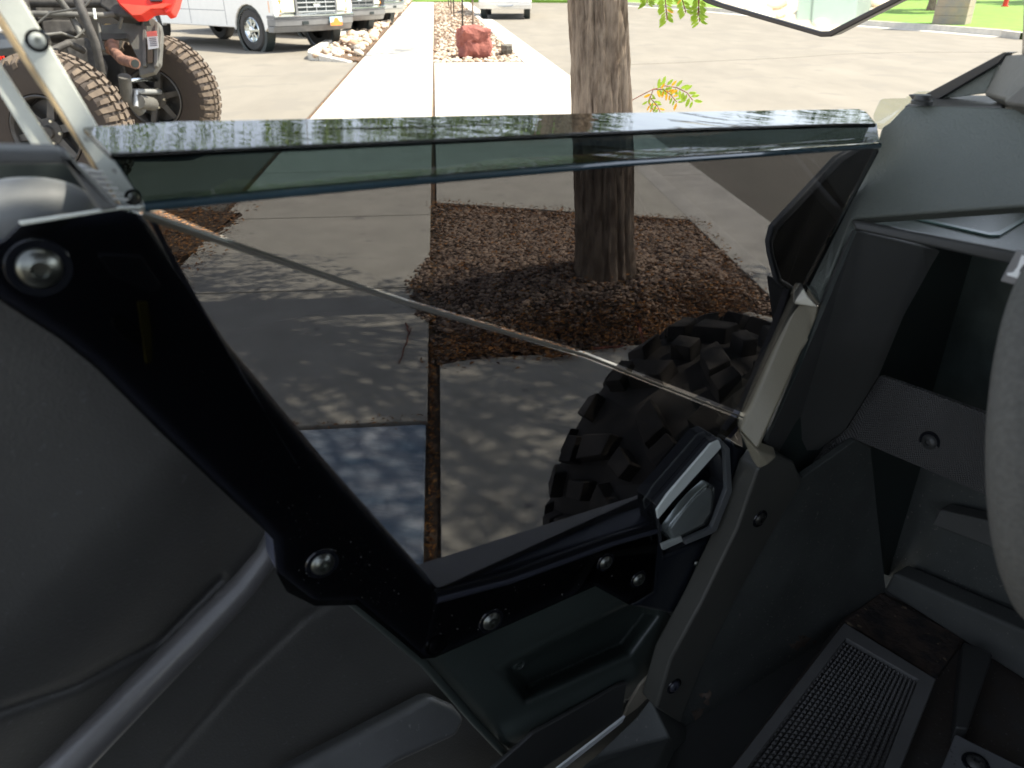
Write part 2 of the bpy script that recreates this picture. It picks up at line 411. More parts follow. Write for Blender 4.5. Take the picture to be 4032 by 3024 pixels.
structure(k2.build('parking_kerb', 'kerb_concrete', None, bevel=.02))
bed = MB(); bed.prism([W(14.8,-1.9,.03), W(15.6,-2.2,.05), W(63,-2.2,.05), W(63,-1.37,.02), W(14.6,-1.37,.02)], (0,0,-.1))
structure(bed.build('rock_strip_bed', 'soil', None))
# far side of the street: kerb and lawn
def zs(u, v): return at(u, v, 'Z', ZS)
fk = [zs(2300,12), zs(2479,22), zs(2814,47), zs(3000,64), zs(3350,98), zs(3700,124), zs(3960,146), zs(4040,156)]
fk.append(fk[-1] + Vector((2.2,-.9,0))); fk.append(fk[-1] + Vector((25,-1,0)))
lawn = [Vector((p.x,p.y,0)) for p in fk] + [Vector((140,20,0)), Vector((140,200,0)), Vector((-20,200,0)), Vector((-20,58,0))]
sheet('lawn', [lawn[i] for i in range(len(lawn))], 'lawn', .02, .2)
kk = MB()
for i in range(len(fk)-1):
    p, q = fk[i], fk[i+1]; d = (q-p).normalized(); n_ = Vector((-d.y, d.x, 0)) 
    if n_.y < 0: n_ = -n_
    if i == len(fk)-2: n_ = Vector((0,1,0))
    def c(pt, o_, z): return Vector((pt.x, pt.y, 0)) - n_*o_ + Vector((0,0,z))
    kk.add([c(p,-.18,.035), c(q,-.18,.035), c(q,.0,.035), c(p,.0,.035), c(q,.05,ZS+.01), c(p,.05,ZS+.01), c(q,.45,ZS+.004), c(p,.45,ZS+.004), c(q,.45,ZS-.05), c(p,.45,ZS-.05), c(q,-.18,-.2), c(p,-.18,-.2)],
           [(0,1,2,3),(3,2,4,5),(5,4,6,7),(7,6,8,9),(9,8,10,11),(11,10,1,0)])
structure(kk.build('far_kerb', 'kerb_concrete', None))
sheet('far_lawn', [Vector((-60,56,0)), Vector((-3,50,0)), Vector((-3,56,0)), Vector((-4,200,0)), Vector((-80,200,0))], 'lawn', .06, .1)
# crack and tar joint across the street
cr_ = MB(); pts = [zs(u, v) for u, v in ((2485,254),(2700,246),(2900,236),(3100,228),(3300,214),(3600,205),(3900,206),(4100,207))]
for p, q in zip(pts, pts[1:]):
    cr_.prism([p+Vector((0,-.014,.003)), q+Vector((0,-.014,.003)), q+Vector((0,.014,.003)), p+Vector((0,.014,.003))], (0,0,-.02))
structure(cr_.build('street_crack', mat('crack', (.16,.14,.10), .9), None))

# ------------------------------------------------------------------ stones, litter
ICO = None
def ico():
    global ICO
    if ICO is None:
        bm = bmesh.new(); bmesh.ops.create_icosphere(bm, subdivisions=1, radius=1)
        ICO = ([v.co.copy() for v in bm.verts], [tuple(v.index for v in f.verts) for f in bm.faces]); bm.free()
    return ICO
def stones(mb, places, rmin, rmax, flat=.55, rnd=random):
    vs0, fs0 = ico()
    for x, y, z in places:
        r = rmin + (rmax-rmin)*rnd.random()**2
        R4 = Matrix.Rotation(rnd.random()*6.28, 3, 'Z') @ Matrix.Rotation(rnd.uniform(-.5,.5), 3, 'X')
        sx, sy, sz = r*rnd.uniform(.8,1.4), r*rnd.uniform(.6,1), r*rnd.uniform(flat*.7, flat*1.2)
        mb.add([R4 @ Vector((v.x*sx*rnd.uniform(.85,1.15), v.y*sy*rnd.uniform(.85,1.15), v.z*sz)) + Vector((x, y, z+sz*.35)) for v in vs0], fs0)
def inside(x, y, poly): return poly_sd(x, y, poly) > 0
TREE = at(2383, 1072, 'Z', .12)
bed_poly = [(p.x, p.y) for p in (nearL, g0(2200,1385), nearR, g0(2950,1222), W(2.95,1.47), farR, farL, g0(1690,1000), g0(1590,1120), g0(1625,1230), g0(1700,1290))]
def mound(x, y):
    d = math.hypot(x-TREE.x, y-TREE.y); e = poly_sd(x, y, bed_poly)
    return max(0, .14*math.exp(-(d/.75)**2))*sstep(e/.3) + (.016*sstep(e/.05+.5) if Vector((x,y,0)).dot(NV) < SW1+.005 else 0)
# soil mound under the pebbles
gm = MB(); n = 60; x0, x1, y0, y1 = -.75, 1.75, 2.5, 5.3
vs = [(x0+(x1-x0)*i/n, y0+(y1-y0)*j/n) for j in range(n+1) for i in range(n+1)]
ins = [inside(x, y, bed_poly) for x, y in vs]
vv = [(x, y, -.012+mound(x, y)+.006*noise.noise((x*9, y*9, 0))) for x, y in vs]
gm.add(vv, [(j*(n+1)+i, j*(n+1)+i+1, (j+1)*(n+1)+i+1, (j+1)*(n+1)+i) for j in range(n) for i in range(n)
            if all(ins[q] for q in (j*(n+1)+i, j*(n+1)+i+1, (j+1)*(n+1)+i+1, (j+1)*(n+1)+i))])
structure(gm.build('soil_mound', 'soil', None, angle=80))
rg = random.Random(3); pl = []
while len(pl) < 19000:
    x, y = rg.uniform(x0,x1), rg.uniform(y0,y1)
    if inside(x, y, bed_poly) and math.hypot(x-TREE.x, y-TREE.y) > .15:
        if rg.random() < .35 + .65*sstep(poly_sd(x, y, bed_poly)/.2): pl.append((x, y, -.01+mound(x, y)))
gr = MB(); stones(gr, pl, .0045, .0165, flat=.42, rnd=rg); o = gr.build('gravel', 'gravel', None, angle=180); o['kind'] = 'stuff'
tag(o, 'grey brown river gravel heaped round the tree trunk', 'gravel')
# fallen leaves and needles
def litter(mb, n_, gen, size=(.012,.035), rnd=random):
    for _ in range(n_):
        x, y, z = gen(); a = rnd.random()*6.28; l = rnd.uniform(*size); w_ = l*rnd.uniform(.15,.4)
        dx, dy = math.cos(a), math.sin(a); t = rnd.uniform(-.3,.3)*l
        z += .004
        mb.add([(x-dx*l, y-dy*l, z), (x-dy*w_, y+dx*w_, z+.004+abs(t)), (x+dx*l, y+dy*l, z+t*.5+.003), (x+dy*w_, y-dx*w_, z+.002)], [(0,1,2,3)])
rl = random.Random(5)
def gen_edge():
    while True:
        t = rl.random(); k = rl.random()
        if k < .20:    # front lip of the bed
            p = nearL.lerp(nearR, t)*(1) + Vector((rl.gauss(0,.03), rl.gauss(.10,.07), 0))
        elif k < .36:
            p = nearR.lerp(g0(2950,1222), t) + Vector((rl.gauss(0,.05), rl.gauss(.08,.12), 0))
        elif k < .93:
            p = Vector((rl.uniform(x0,x1), rl.uniform(y0,y1), 0))
            if not inside(p.x, p.y, bed_poly): continue
        else: p = farL.lerp(farR, t) + Vector((rl.gauss(0,.05), rl.gauss(-.1,.08), 0))
        z = mound(p.x, p.y) + rl.uniform(0, .016) if inside(p.x, p.y, bed_poly) else .001
        return p.x, p.y, z
lt = MB(); litter(lt, 7500, gen_edge, (.004,.014), rl)
def gen_joint():
    k = rl.random()
    if k < .62: q = W(rl.uniform(.6, 2.9), -.07 + rl.gauss(0,.004)); return q.x, q.y, -.016
    if k < .85: q = W(a0 + rl.gauss(0,.02), rl.uniform(SW0, SW1)); return q.x, q.y, .0
    q = W(rl.uniform(1.8, 12), SW0-.04+rl.gauss(0,.03)); return q.x, q.y, 0
litter(lt, 700, gen_joint, (.004,.012), rl)
def gen_left():
    while True:
        q = W(rl.uniform(3.2,5.1), rl.uniform(-2.3,-1.15))
        e = (-(q.dot(NV))-1.2)/.5
        if rl.random() < sstep(e+.25): return q.x, q.y, rl.uniform(.004,.014)
litter(lt, 4200, gen_left, (.006,.018), rl)
o = lt.build('leaf_litter', 'litter', None, smooth=False); o['kind'] = 'stuff'
tag(o, 'orange brown fallen leaflets along the bed edges and pavement joints', 'leaf litter')
# loose stones on the rock strip and in the far bed
rs = MB(); rr = random.Random(11)
stones(rs, [(*W(a_, b_)[:2], .06) for a_, b_ in ((rr.uniform(14.9,62)**1, rr.uniform(-2.15,-1.42)) for _ in range(1500))], .04, .13, rnd=rr)
o = rs.build('landscape_rocks', 'rock', None, angle=180); o['kind'] = 'stuff'; tag(o, 'pale and rust coloured landscape rocks filling the strip left of the sidewalk', 'rocks')
rs = MB(); stones(rs, [(*W(a_, b_)[:2], -.005) for a_, b_ in ((14.4+48*rr.random()**1.6, rr.uniform(-.05,1.44)) for _ in range(3000))], .02, .06, rnd=rr)
o = rs.build('bed_pebbles', 'rock', None, angle=180); o['kind'] = 'stuff'; tag(o, 'pale pebbles filling the planting bed between far sidewalk and kerb', 'pebbles')
def boulder(name, p, dims, m, label, seed, rz=0):
    bm = bmesh.new(); bmesh.ops.create_icosphere(bm, subdivisions=4, radius=1)
    for v in bm.verts:
        d = v.co.copy(); k = max(abs(d.x), abs(d.y), abs(d.z)); d = d.lerp(d/k, .62)
        d += Vector(noise.noise_vector(d*1.4+Vector((seed,0,0))))*.26 + d.normalized()*.09*noise.noise(d*4+Vector((seed,3,0)))
        v.co = Vector((d.x*dims[0], d.y*dims[1], (d.z+.85)*dims[2]))
    me = bpy.data.meshes.new(name); bm.to_mesh(me); bm.free(); me.materials.append(M[m])
    o = bpy.data.objects.new(name, me); C.objects.link(o); o.location = p; o.rotation_euler = (0,0,rz); tag(o, label, 'rock'); return o
boulder('boulder', at(1868, 222, 'Z', 0), (.30,.26,.27), 'red_rock', 'knee high red sandstone boulder at the foot of the sapling posts', 1, .3)
boulder('boulder', at(1996, 212, 'Z', 0), (.11,.10,.09), 'dark_rock', 'small dark rounded rock beside the kerb, right of the red boulder', 5)

# ------------------------------------------------------------------ trees
def leaf_cloud(mb, centre, rad, n_, size, rnd, zf=1, droop=0):
    for _ in range(n_):
        d = Vector((rnd.gauss(0,1), rnd.gauss(0,1), rnd.gauss(0,1))).normalized()*rnd.random()**.45
        p = Vector(centre) + Vector((d.x*rad, d.y*rad, d.z*rad*zf))
        a = rnd.random()*6.28; e = rnd.uniform(-.9,.5); l = size*rnd.uniform(.6,1.3)
        t = Vector((math.cos(a)*math.cos(e), math.sin(a)*math.cos(e), math.sin(e)-droop)).normalized()
        s_ = t.cross(Vector((rnd.gauss(0,.5), rnd.gauss(0,.5), 1))).normalized()*l*.32
        mb.add([p-t*l, p+s_, p+t*l, p-s_], [(0,1,2,3)])
def make_tree(name, label, base, h, crown_r, cz, nclump, leaves, lsize, trunk_r, seed, leafm='leaf_far', group=None, spread=1):
    rnd = random.Random(seed)
    t = thing(name, label, 'tree', base, 0, group)
    b = MB(); n_ = 9
    path = [Vector((base[0]+.05*math.sin(i*.9+seed)*i/n_, base[1]+.04*math.cos(i*1.3+seed)*i/n_, base[2]+cz*i/n_)) for i in range(n_+1)]
    b.tube(path, [trunk_r*(1.25 if i == 0 else 1)*(1-.5*i/n_) for i in range(n_+1)], 12)
    crown = MB(); top = path[-1]
    for k in range(nclump):
        a = rnd.random()*6.28; rr_ = crown_r*math.sqrt(rnd.random())*spread; z = base[2]+cz + (h-cz)*rnd.uniform(-.05,1)*(1-.35*rr_/crown_r)
        c_ = Vector((base[0]+math.cos(a)*rr_, base[1]+math.sin(a)*rr_, z))
        if k % 3 == 0: b.tube([path[-3], path[-3].lerp(c_, .5)+Vector((0,0,.15)), c_], [trunk_r*.4, trunk_r*.22, trunk_r*.06], 6)
        leaf_cloud(crown, c_, crown_r*rnd.uniform(.22,.4), leaves//nclump, lsize, rnd, .7)
    b.build('trunk', 'bark', t, angle=60); crown.build('crown', leafm, t, smooth=False)
    return t
# --- the honey locust in the gravel bed
tree = thing('locust_tree', 'thick furrowed grey brown tree trunk standing in the gravel mound behind the tinted door panel', 'tree', (TREE.x, TREE.y, 0))
tb = MB(); nz, ns = 190, 130; ztop = 2.5
axis = lambda z: Vector((TREE.x - .100*z/1.2 + .01*math.sin(z*2), TREE.y + .02*z, 0))
vs = []
for j in range(nz+1):
    z = ztop*j/nz
    r0 = .128 + .050*math.exp(-z/.10) - .006*z + .006*math.sin(z*3.1)
    for i in range(ns):
        a = 2*math.pi*i/ns; c_, s_ = math.cos(a), math.sin(a)
        wob = .9*noise.noise((c_*.8, s_*.8, z*.9))
        q = Vector((c_*4.6+wob*.6, s_*4.6, z*2.3 + wob))
        f1 = abs(noise.noise(Vector((q.x*1.05, q.y*1.05, q.z*.75)))); f2 = abs(noise.noise(Vector((q.x*2.3+9, q.y*2.3, q.z*1.3))))
        r = r0*(1+.05*math.cos(a*3+z)) - .017*math.exp(-f1*9) - .009*math.exp(-f2*9) + .0030*noise.noise((c_*14, s_*14, z*26))
        p = axis(z); vs.append((p.x+c_*r, p.y+s_*r, z+.02))
tb.add(vs, [(j*ns+i, j*ns+(i+1)%ns, (j+1)*ns+(i+1)%ns, (j+1)*ns+i) for j in range(nz) for i in range(ns)])
tb.build('trunk', 'bark', tree, angle=180)
rt = random.Random(21); lm = MB(); cw = MB(); top = axis(2.5)+Vector((0,0,2.4))
def wiggly(p, q, n_, amp):
    out = [p]
    for i in range(1, n_): out.append(p.lerp(q, i/n_) + Vector((rt.gauss(0,amp), rt.gauss(0,amp), rt.gauss(0,amp*.6)+amp*1.5*math.sin(math.pi*i/n_))))
    return out + [q]
for k in range(60):
    a = rt.random()*6.28; rr_ = math.sqrt(rt.random())
    c_ = Vector((TREE.x+1.5+math.cos(a)*rr_*2.15, TREE.y-1.45+math.sin(a)*rr_*1.8, rt.uniform(2.45,4.3)))
    pth = wiggly(top, c_, 6, .10); lm.tube(pth, [.030,.022,.016,.011,.008,.005,.003], 6)
    for s in range(8):
        e_ = c_ + Vector((rt.gauss(0,.42), rt.gauss(0,.42), rt.gauss(0,.26)))
        lm.tube(wiggly(pth[rt.randint(2,6)], e_, 4, .05), [.006,.005,.004,.003,.002], 4)
        leaf_cloud(cw, e_, .25, 84, .031, rt, .55)
lm.build('limb', 'bark', tree, angle=60)
cw.build('crown', 'leaf', tree, smooth=False)
# weeping foliage that hangs round the tree above head height
dr = MB()
for k in range(420):
    q = rt.random()
    if q < .72: x, y = rt.uniform(-2.2,.5), rt.uniform(2.9,4.1)
    elif q < .86: x, y = rt.uniform(1.25,1.75), rt.uniform(3.0,3.6)
    else: x, y = rt.uniform(-.1,.25), rt.uniform(3.3,3.9)
    z = rt.uniform(1.62,2.1); n_ = 30
    for i in range(n_):
        p = Vector((x+.05*math.sin(i*.4+k)+i*.008*math.cos(k), y+i*.008*math.sin(k), z+i*.045)); t_ = Vector((rt.gauss(0,.5), rt.gauss(0,.5), -.7)).normalized(); l = rt.uniform(.02,.04); s_ = t_.cross(Vector((rt.gauss(0,1),rt.gauss(0,1),0.3))).normalized()*l*.25
        dr.add([p-t_*l, p+s_, p+t_*l, p-s_], [(0,1,2,3)])
dr.build('drooping_foliage', 'leaf', tree, smooth=False)
for nm, c_ in (('leaf_lit', (.42,.60,.06)), ('leaf_orange_lit', (.95,.50,.04))):
    m_ = mat(nm, c_, .5, var=.15, vscale=40); t_ = m_.node_tree; tl = t_.nodes.new('ShaderNodeBsdfTranslucent'); tl.inputs[0].default_value = (*c_, 1)
    mx_ = t_.nodes.new('ShaderNodeMixShader'); mx_.inputs[0].default_value = .45; b_ = t_.nodes['Principled BSDF']
    t_.links.new(b_.outputs[0], mx_.inputs[1]); t_.links.new(tl.outputs[0], mx_.inputs[2]); t_.links.new(mx_.outputs[0], t_.nodes['Material Output'].inputs[0]); M[nm] = m_
def sprig(parent, p0, pts, n_, size, rnd, orange=.0, name='leaf_sprig'):
    """compound leaf: a rachis with pairs of oblong leaflets"""
    b = MB(); path = [Vector(p) for p in pts]; b.mi = 2; b.tube(path, .0022, 5)
    lens = [0]
    for p, q in zip(path, path[1:]): lens.append(lens[-1]+(q-p).length)
    for k in range(n_):
        s = lens[-1]*(k+1)/n_
        i = max(j for j in range(len(lens)-1) if lens[j] <= s+1e-9); i = min(i, len(path)-2)
        f = (s-lens[i])/(lens[i+1]-lens[i]); p = path[i].lerp(path[i+1], f); t = (path[i+1]-path[i]).normalized()
        side = t.cross(p-EYE).normalized()
        for sg in (-1, 1):
            d = (side*sg + t*.55 + Vector((0,0,-.25)) + Vector((rnd.gauss(0,.12),)*3)).normalized(); l = size*rnd.uniform(.75,1.15)
            nrm = d.cross(t).normalized(); wv = d.cross(nrm)*l*.17
            b.mi = 1 if rnd.random() < orange else 0
            q = p + d*l*.08
            b.add([q, q+d*l*.3+wv, q+d*l*.75+wv*.9+nrm*l*.05, q+d*l, q+d*l*.75-wv*.9+nrm*l*.05, q+d*l*.3-wv], [(0,1,2,3,4,5)])
    return b.build(name, ['leaf_lit', 'leaf_orange_lit', 'twig'], parent, smooth=False)
rv = random.Random(2)
T_ = 3.55
def tp(u, v, d=0): return at(u, v, 'T', T_+d)
base_p = at(2483, 398, 'T', 3.62)
sprig(tree, base_p, [tp(2475,402), tp(2530,372), tp(2575,350)], 1, .01, rv)
sprig(tree, base_p, [tp(2572,352), tp(2620,338), tp(2665,345), tp(2705,365), tp(2728,395)], 10, .042, rv, .15)
sprig(tree, base_p, [tp(2572,352), tp(2610,352,-.02), tp(2640,372,-.03), tp(2665,402,-.04)], 8, .034, rv, .55)
sprig(tree, base_p, [tp(2572,352), tp(2560,385,.02), tp(2590,420,.03), tp(2605,455,.02)], 7, .032, rv, .3)
sprig(tree, base_p, [tp(2560,380,.05), tp(2552,400,.06), tp(2570,430,.05), tp(2580,460,.06)], 5, .028, rv, .95)
for uu, vv_, du in ((2545,-60,3),(2615,-50,12),(2670,-60,30),(2745,-70,10),(2760,-60,-12)):
    L_end = {2545:12, 2615:78, 2670:48, 2745:84, 2760:60}[uu]
    sprig(tree, None, [at(uu,vv_,'T',2.9), at(uu+du*.5,(vv_+L_end)/2,'T',2.9), at(uu+du,L_end,'T',2.88)], 11, .034, rv, .04)
# --- lawn trees, saplings, background trees (their crowns show in the tinted panel's lip)
lb = at(3665, 40, 'Z', .02)
make_tree('lawn_tree', 'dark slender tree trunk on the lawn just left of the stone pillar', lb, 7, 3.2, 2.4, 26, 5000, .16, .17, 4)
make_tree('sapling', 'thin young tree rising from behind the red sandstone boulder', at(1868, 205, 'Z', 0), 4.2, 1.0, 2.2, 9, 900, .07, .022, 8, group=None)
make_tree('sapling', 'thin young tree among the farther posts in the pebble bed', at(1778, 60, 'Z', 0), 4.2, 1.0, 2.2, 9, 900, .07, .022, 9, group=None)
def post(u, v, d, label, hh=1.9, r=.024):
    p = at(u, v, 'Z', 0); b = MB(); b.tube([p+Vector((0,0,-.05)), p+Vector((.01,.0,hh*.5)), p+Vector((0,.01,hh))], r, 8)
    for k in range(2): b.tube([p+Vector((0,0,hh*.8+k*.05)), p+Vector((0,0,hh*.8+k*.05+.02))], r*1.15, 8)
    me = b.build('tree_stake', mat('stake_steel_%d' % u, (.05,.045,.03), .7), None); tag(me, label, 'stake', 'stakes holding up the saplings'); return me
post(1822, 118, 0, 'dark stake left of the pair behind the red boulder'); post(1862, 118, 0, 'dark stake right of the pair behind the red boulder')
post(1787, 68, 0, 'nearest of the dark stakes in the far group'); post(1766, 28, 0, 'leftmost thin dark stake in the far group', r=.028); post(1776, 40, 0, 'middle thin dark stake in the far group', r=.028)
bgt = [(-30,52,19),(-22,58,15),(-15,60,21),(-8,56,16),(-2,62,20),(5,60,15),(12,72,8),(20,66,9),(28,58,18),(36,48,17),(44,38,9),(-38,48,13)]
for i, (x, y, h_) in enumerate(bgt):
    make_tree('background_tree', 'leafy green tree far beyond the end of the street', (x, y, 0), h_, 4.8, 2.6, 26, 4200, .40, .22, 40+i, group='trees beyond the street')

# twigs lying on the gravel and pavement
def twig(pts, label, r=.004):
    p = [at(u, v, 'Z', z) for u, v, z in pts]; b = MB()
    fine = []
    for q, q2 in zip(p, p[1:]):
        for k in range(4): fine.append(q.lerp(q2, k/4) + Vector((random.gauss(0,.003), random.gauss(0,.003), 0)))
    fine.append(p[-1]); b.tube(fine, [r*(1-.5*i/len(fine)) for i in range(len(fine))], 6)
    for i in range(3, len(fine)-2, 4): b.tube([fine[i], fine[i]+Vector((random.gauss(0,.03), random.gauss(0,.03), .012))], r*.5, 5)
    o = b.build('fallen_twig', 'twig', None); tag(o, label, 'twig'); return o
twig([(2455,1150,.06),(2480,1215,.045),(2520,1290,.03),(2535,1380,.01)], 'long reddish twig lying on the gravel towards the tyre', .006)
twig([(2500,1255,.04),(2525,1300,.03),(2560,1370,.01)], 'short reddish twig crossing the long one on the gravel', .004)
twig([(2340,1372,.008),(2400,1368,.008),(2455,1362,.010)], 'thick reddish twig at the gravel edge', .006)
twig([(1600,1272,.006),(1612,1320,.006),(1570,1430,.006)], 'thin red twig lying on the shaded sidewalk slab', .004)
twig([(2180,1300,.03),(2260,1290,.03),(2330,1285,.03)], 'grey stick lying across the gravel', .004)
for (u, v, label) in ((2120,1385,'dry brown leaf clump on the pavement by the crease of the panel'), (2190,1405,'curled brown leaf beside the leaf clump')):
    b = MB(); p = at(u, v, 'Z', .003)
    litter(b, 26, lambda: (p.x+random.gauss(0,.03), p.y+random.gauss(0,.012), p.z+random.random()*.01), (.012,.03)); o = b.build('dry_leaves', 'litter', None, smooth=False); tag(o, label, 'dry leaves')

# ------------------------------------------------------------------ wheels
def tread_tyre(mb, M4, Rr, Wd, rim, pitches, lug_h, style):
    hw = Wd/2
    prof = [(rim, -hw*.78), (rim+.03*Rr, -hw*.92), (Rr*.80, -hw*1.0), (Rr*.93, -hw*.93), (Rr*.975, -hw*.75), (Rr, -hw*.35), (Rr, hw*.35), (Rr*.975, hw*.75), (Rr*.93, hw*.93), (Rr*.80, hw*1.0), (rim+.03*Rr, hw*.92), (rim, hw*.78)]
    mb.mi = 0; mb.lathe(prof, 72, M4)
    def rad(w_):
        k = abs(w_)/hw
        return Rr*(1 if k < .35 else 1-.025*((k-.35)/.4) if k < .75 else .975-.045*((k-.75)/.18) if k < .93 else .93 - .9*(k-.93))
    def lug(poly, h_):
        n_ = len(poly); vs = []
        for lev in (0, 1):
            for s, w_ in poly:
                r = rad(w_) + (h_ if lev else -.004)
                sc_ = 1 if not lev else .93
                vs.append((s*sc_ if False else s, w_, r))
        cs = sum(p[0] for p in poly)/n_; cw_ = sum(p[1] for p in poly)/n_; out = []
        for k, (s, w_, r) in enumerate(vs):
            if k >= n_: s = cs+(s-cs)*.86; w_ = cw_+(w_-cw_)*.92
            a = s/Rr; out.append((math.cos(a)*r, w_, math.sin(a)*r))
        mb.add(out, [tuple(range(n_, 2*n_))] + [(i, (i+1)%n_, (i+1)%n_+n_, i+n_) for i in range(n_)], M4)
    mb.mi = 1; pl = 2*math.pi*Rr/pitches
    for k in range(pitches):
        for sg in (-1, 1):
            s0 = k*pl + (pl*.5 if sg > 0 else 0)
            q = lambda s, w_: (s0+s*pl, sg*w_*hw)
            if style == 'mud':
                lug([q(.02,.06), q(.30,.04), q(.52,.42), q(.22,.50)], lug_h)                 # slanted centre bar
                lug([q(.24,.54), q(.56,.46), q(.66,.70), q(.30,.74)], lug_h)                 # its outer half
                if k % 2: lug([q(.60,.10), q(.84,.06), q(.92,.34), q(.70,.40)], lug_h)
                lug([q(.74,.66), q(1.08,.62), q(1.10,1.00), q(.78,1.02)], lug_h*.95)          # shoulder blocks
                lug([q(.22,.80), q(.58,.78), q(.60,1.03), q(.30,1.04)], lug_h*.7)
            else:
                lug([q(.05,.08), q(.45,.04), q(.60,.34), q(.20,.40)], lug_h)
                lug([q(.55,.12), q(.90,.10), q(.98,.38), q(.66,.42)], lug_h)
                lug([q(.10,.48), q(.48,.46), q(.50,1.0), q(.16,.98)], lug_h)
                lug([q(.60,.50), q(.92,.52), q(.90,.90), q(.64,.94)], lug_h)
def wheel_matrix(c, axis_v): return Matrix.Translation(c) @ frame_from(axis_v)

# ================================================================== the buggy we sit in
car = thing('side_by_side_buggy', 'open black off-road buggy seen from its driver seat, with a tinted half door panel', 'off-road vehicle', V(0, -.35, ZS*0))
D = .50
# --- front left wheel, steered left
wc = at(2960, 1740, 'T', 1.50)
wc = Vector((.41, 1.315, .352))
wa = Vector((-math.cos(R_(24)), math.sin(R_(24)), 0)) ; wa = Vector((math.cos(R_(52))*-1, math.sin(R_(52)), 0))
wh = link('wheel', None, car); 
tt = MB(); WM = wheel_matrix(wc, Vector((-math.sin(R_(36)), math.cos(R_(36)), 0)))
tread_tyre(tt, WM, .336, .29, .17, 13, .033, 'mud')
tt.build('tyre', ['rubber', 'rubber'], wh, bevel=.003, seg=1)
rm = MB(); rm.lathe([(.172,-.10), (.165,-.09), (.15,-.02), (.05,.02), (0,.03)], 40, WM); rm.build('rim', 'rim_dark', wh)
# --- tinted panel: lower field, upper field, crease, lip and flange
E1 = [(430,604),(1000,578),(2000,536),(2700,506),(3300,487),(3452,486)]      # inner edge of the top flange
E0 = [(322,500),(700,478),(2000,452),(3380,428),(3415,440)]                  # outer edge
E2 = [(566,800),(1100,748),(1650,697),(2440,630),(3000,592),(3462,560)]
zt = lambda u: 1.222 - .045*(u-330)/3100
flan = []
b = MB(); b.prism([at(u, v, 'Z', zt(u)) for u, v in E0] + [at(u, v, 'Z', zt(u)) for u, v in reversed(E1)], (0,0,-.004))
b.build('tinted_top_flange', 'tint_lip', car, bevel=.0015)
lipm = MB()
A = [at(u, v, 'Z', zt(u)-.0045) for u, v in E1]; Bq = [at(u, v, 'L', .462) for u, v in E2]
n_ = len(A); th = LV*.004
lipm.add(A+Bq+[p+th for p in A]+[p+th for p in Bq], [(i,i+1,n_+i+1,n_+i) for i in range(n_-1)] + [(2*n_+i,3*n_+i,3*n_+i+1,2*n_+i+1) for i in range(n_-1)] + [(i,2*n_+i,2*n_+i+1,i+1) for i in range(n_-1)] + [(n_+i,n_+i+1,3*n_+i+1,3*n_+i) for i in range(n_-1)] + [(0,n_,3*n_,2*n_),(n_-1,3*n_-1,4*n_-1,2*n_-1)])
lipm.build('tinted_lip', 'tint_lip2', car)
# the rounded bend between lip and field: a thin moulded bead
bd = MB(); bp_ = [at(u, v+13, 'L', .464) for u, v in E2]; bd.tube(bp_, [.0030]*3+[.0028]*3, 10); bd.build('panel_bend', mat('bend_blue_reflection', (.035,.065,.085), .12, coat=1), car)  # blue reflection along the bend is put into the bead's colour
bd = MB(); bd.tube([at(u, v-14, 'L', .460) for u, v in E2], .0018, 8); bd.build('panel_bend', 'clear', car)
crease = [(560,832),(2930,1640)]
upper = [(600,815)] + [(u, v+22) for u, v in E2[1:]] + [(3462,600),(3300,900),(3080,1300),(2935,1630),(2300,1385),(1600,1180),(1000,985)]
slab('tinted_panel_upper', [(u, v, 'L', .466 if i < 7 else D) for i, (u, v) in enumerate(upper)], 'tint', car, .004, .0006, seg=1)
lower = [(575,850,'L',D),(1000,1005),(1600,1200),(2300,1408),(2925,1655),(2700,1900),(2590,2020),(2592,2140),(2575,2330),(2480,2385),(2345,2310),(1715,2592),(1660,2598),(1520,2480),(1400,2385),(1240,2390),(1130,2335),(1090,2262),(1078,2130),(1055,2105),(638,1713),(383,1458),(237,1340),(0,1188),(-90,1100),(-60,980),(15,945),(95,868),(470,822)]
slab('tinted_panel_lower', lower, 'tint', car, .004, .0012)
# crease strip
cm_ = MB(); c1 = [(560,838),(1000,985+5),(1600,1185+6),(2300,1395+2),(2930,1645)]
wd = [30,26,18,12,6]
vsA = [at(u, v-w_*.6, 'L', D-.003) for (u, v), w_ in zip(c1, wd)]; vsB = [at(u, v+w_*.1, 'L', D-.010) for (u, v), w_ in zip(c1, wd)]; vsC = [at(u, v+w_*.8, 'L', D-.003) for (u, v), w_ in zip(c1, wd)]
n_ = 5; cm_.add(vsA+vsB+vsC, [(i,i+1,n_+i+1,n_+i) for i in range(4)]+[(n_+i,n_+i+1,2*n_+i+1,2*n_+i) for i in range(4)]+[(2*n_+i,2*n_+i+1,i+1,i) for i in range(4)]+[(0,n_,2*n_),(n_-1,3*n_-1,2*n_-1)])
cm_.build('panel_crease', mat('crease_edge', (.16,.15,.12), .3, var=.05), car, bevel=.0008)
slab('panel_edge', [(70,880,'L',D-.002),(92,864),(472,818),(600,816),(470,832),(100,880)], 'clear', car, .004, .0008)
slab('panel_edge', [(70,874,'L',D-.004),(470,815),(560,812),(560,822),(470,827),(85,890)], 'silver', car, .003, .0008)  # pale strip paints the sunlit look of the panel's top edge
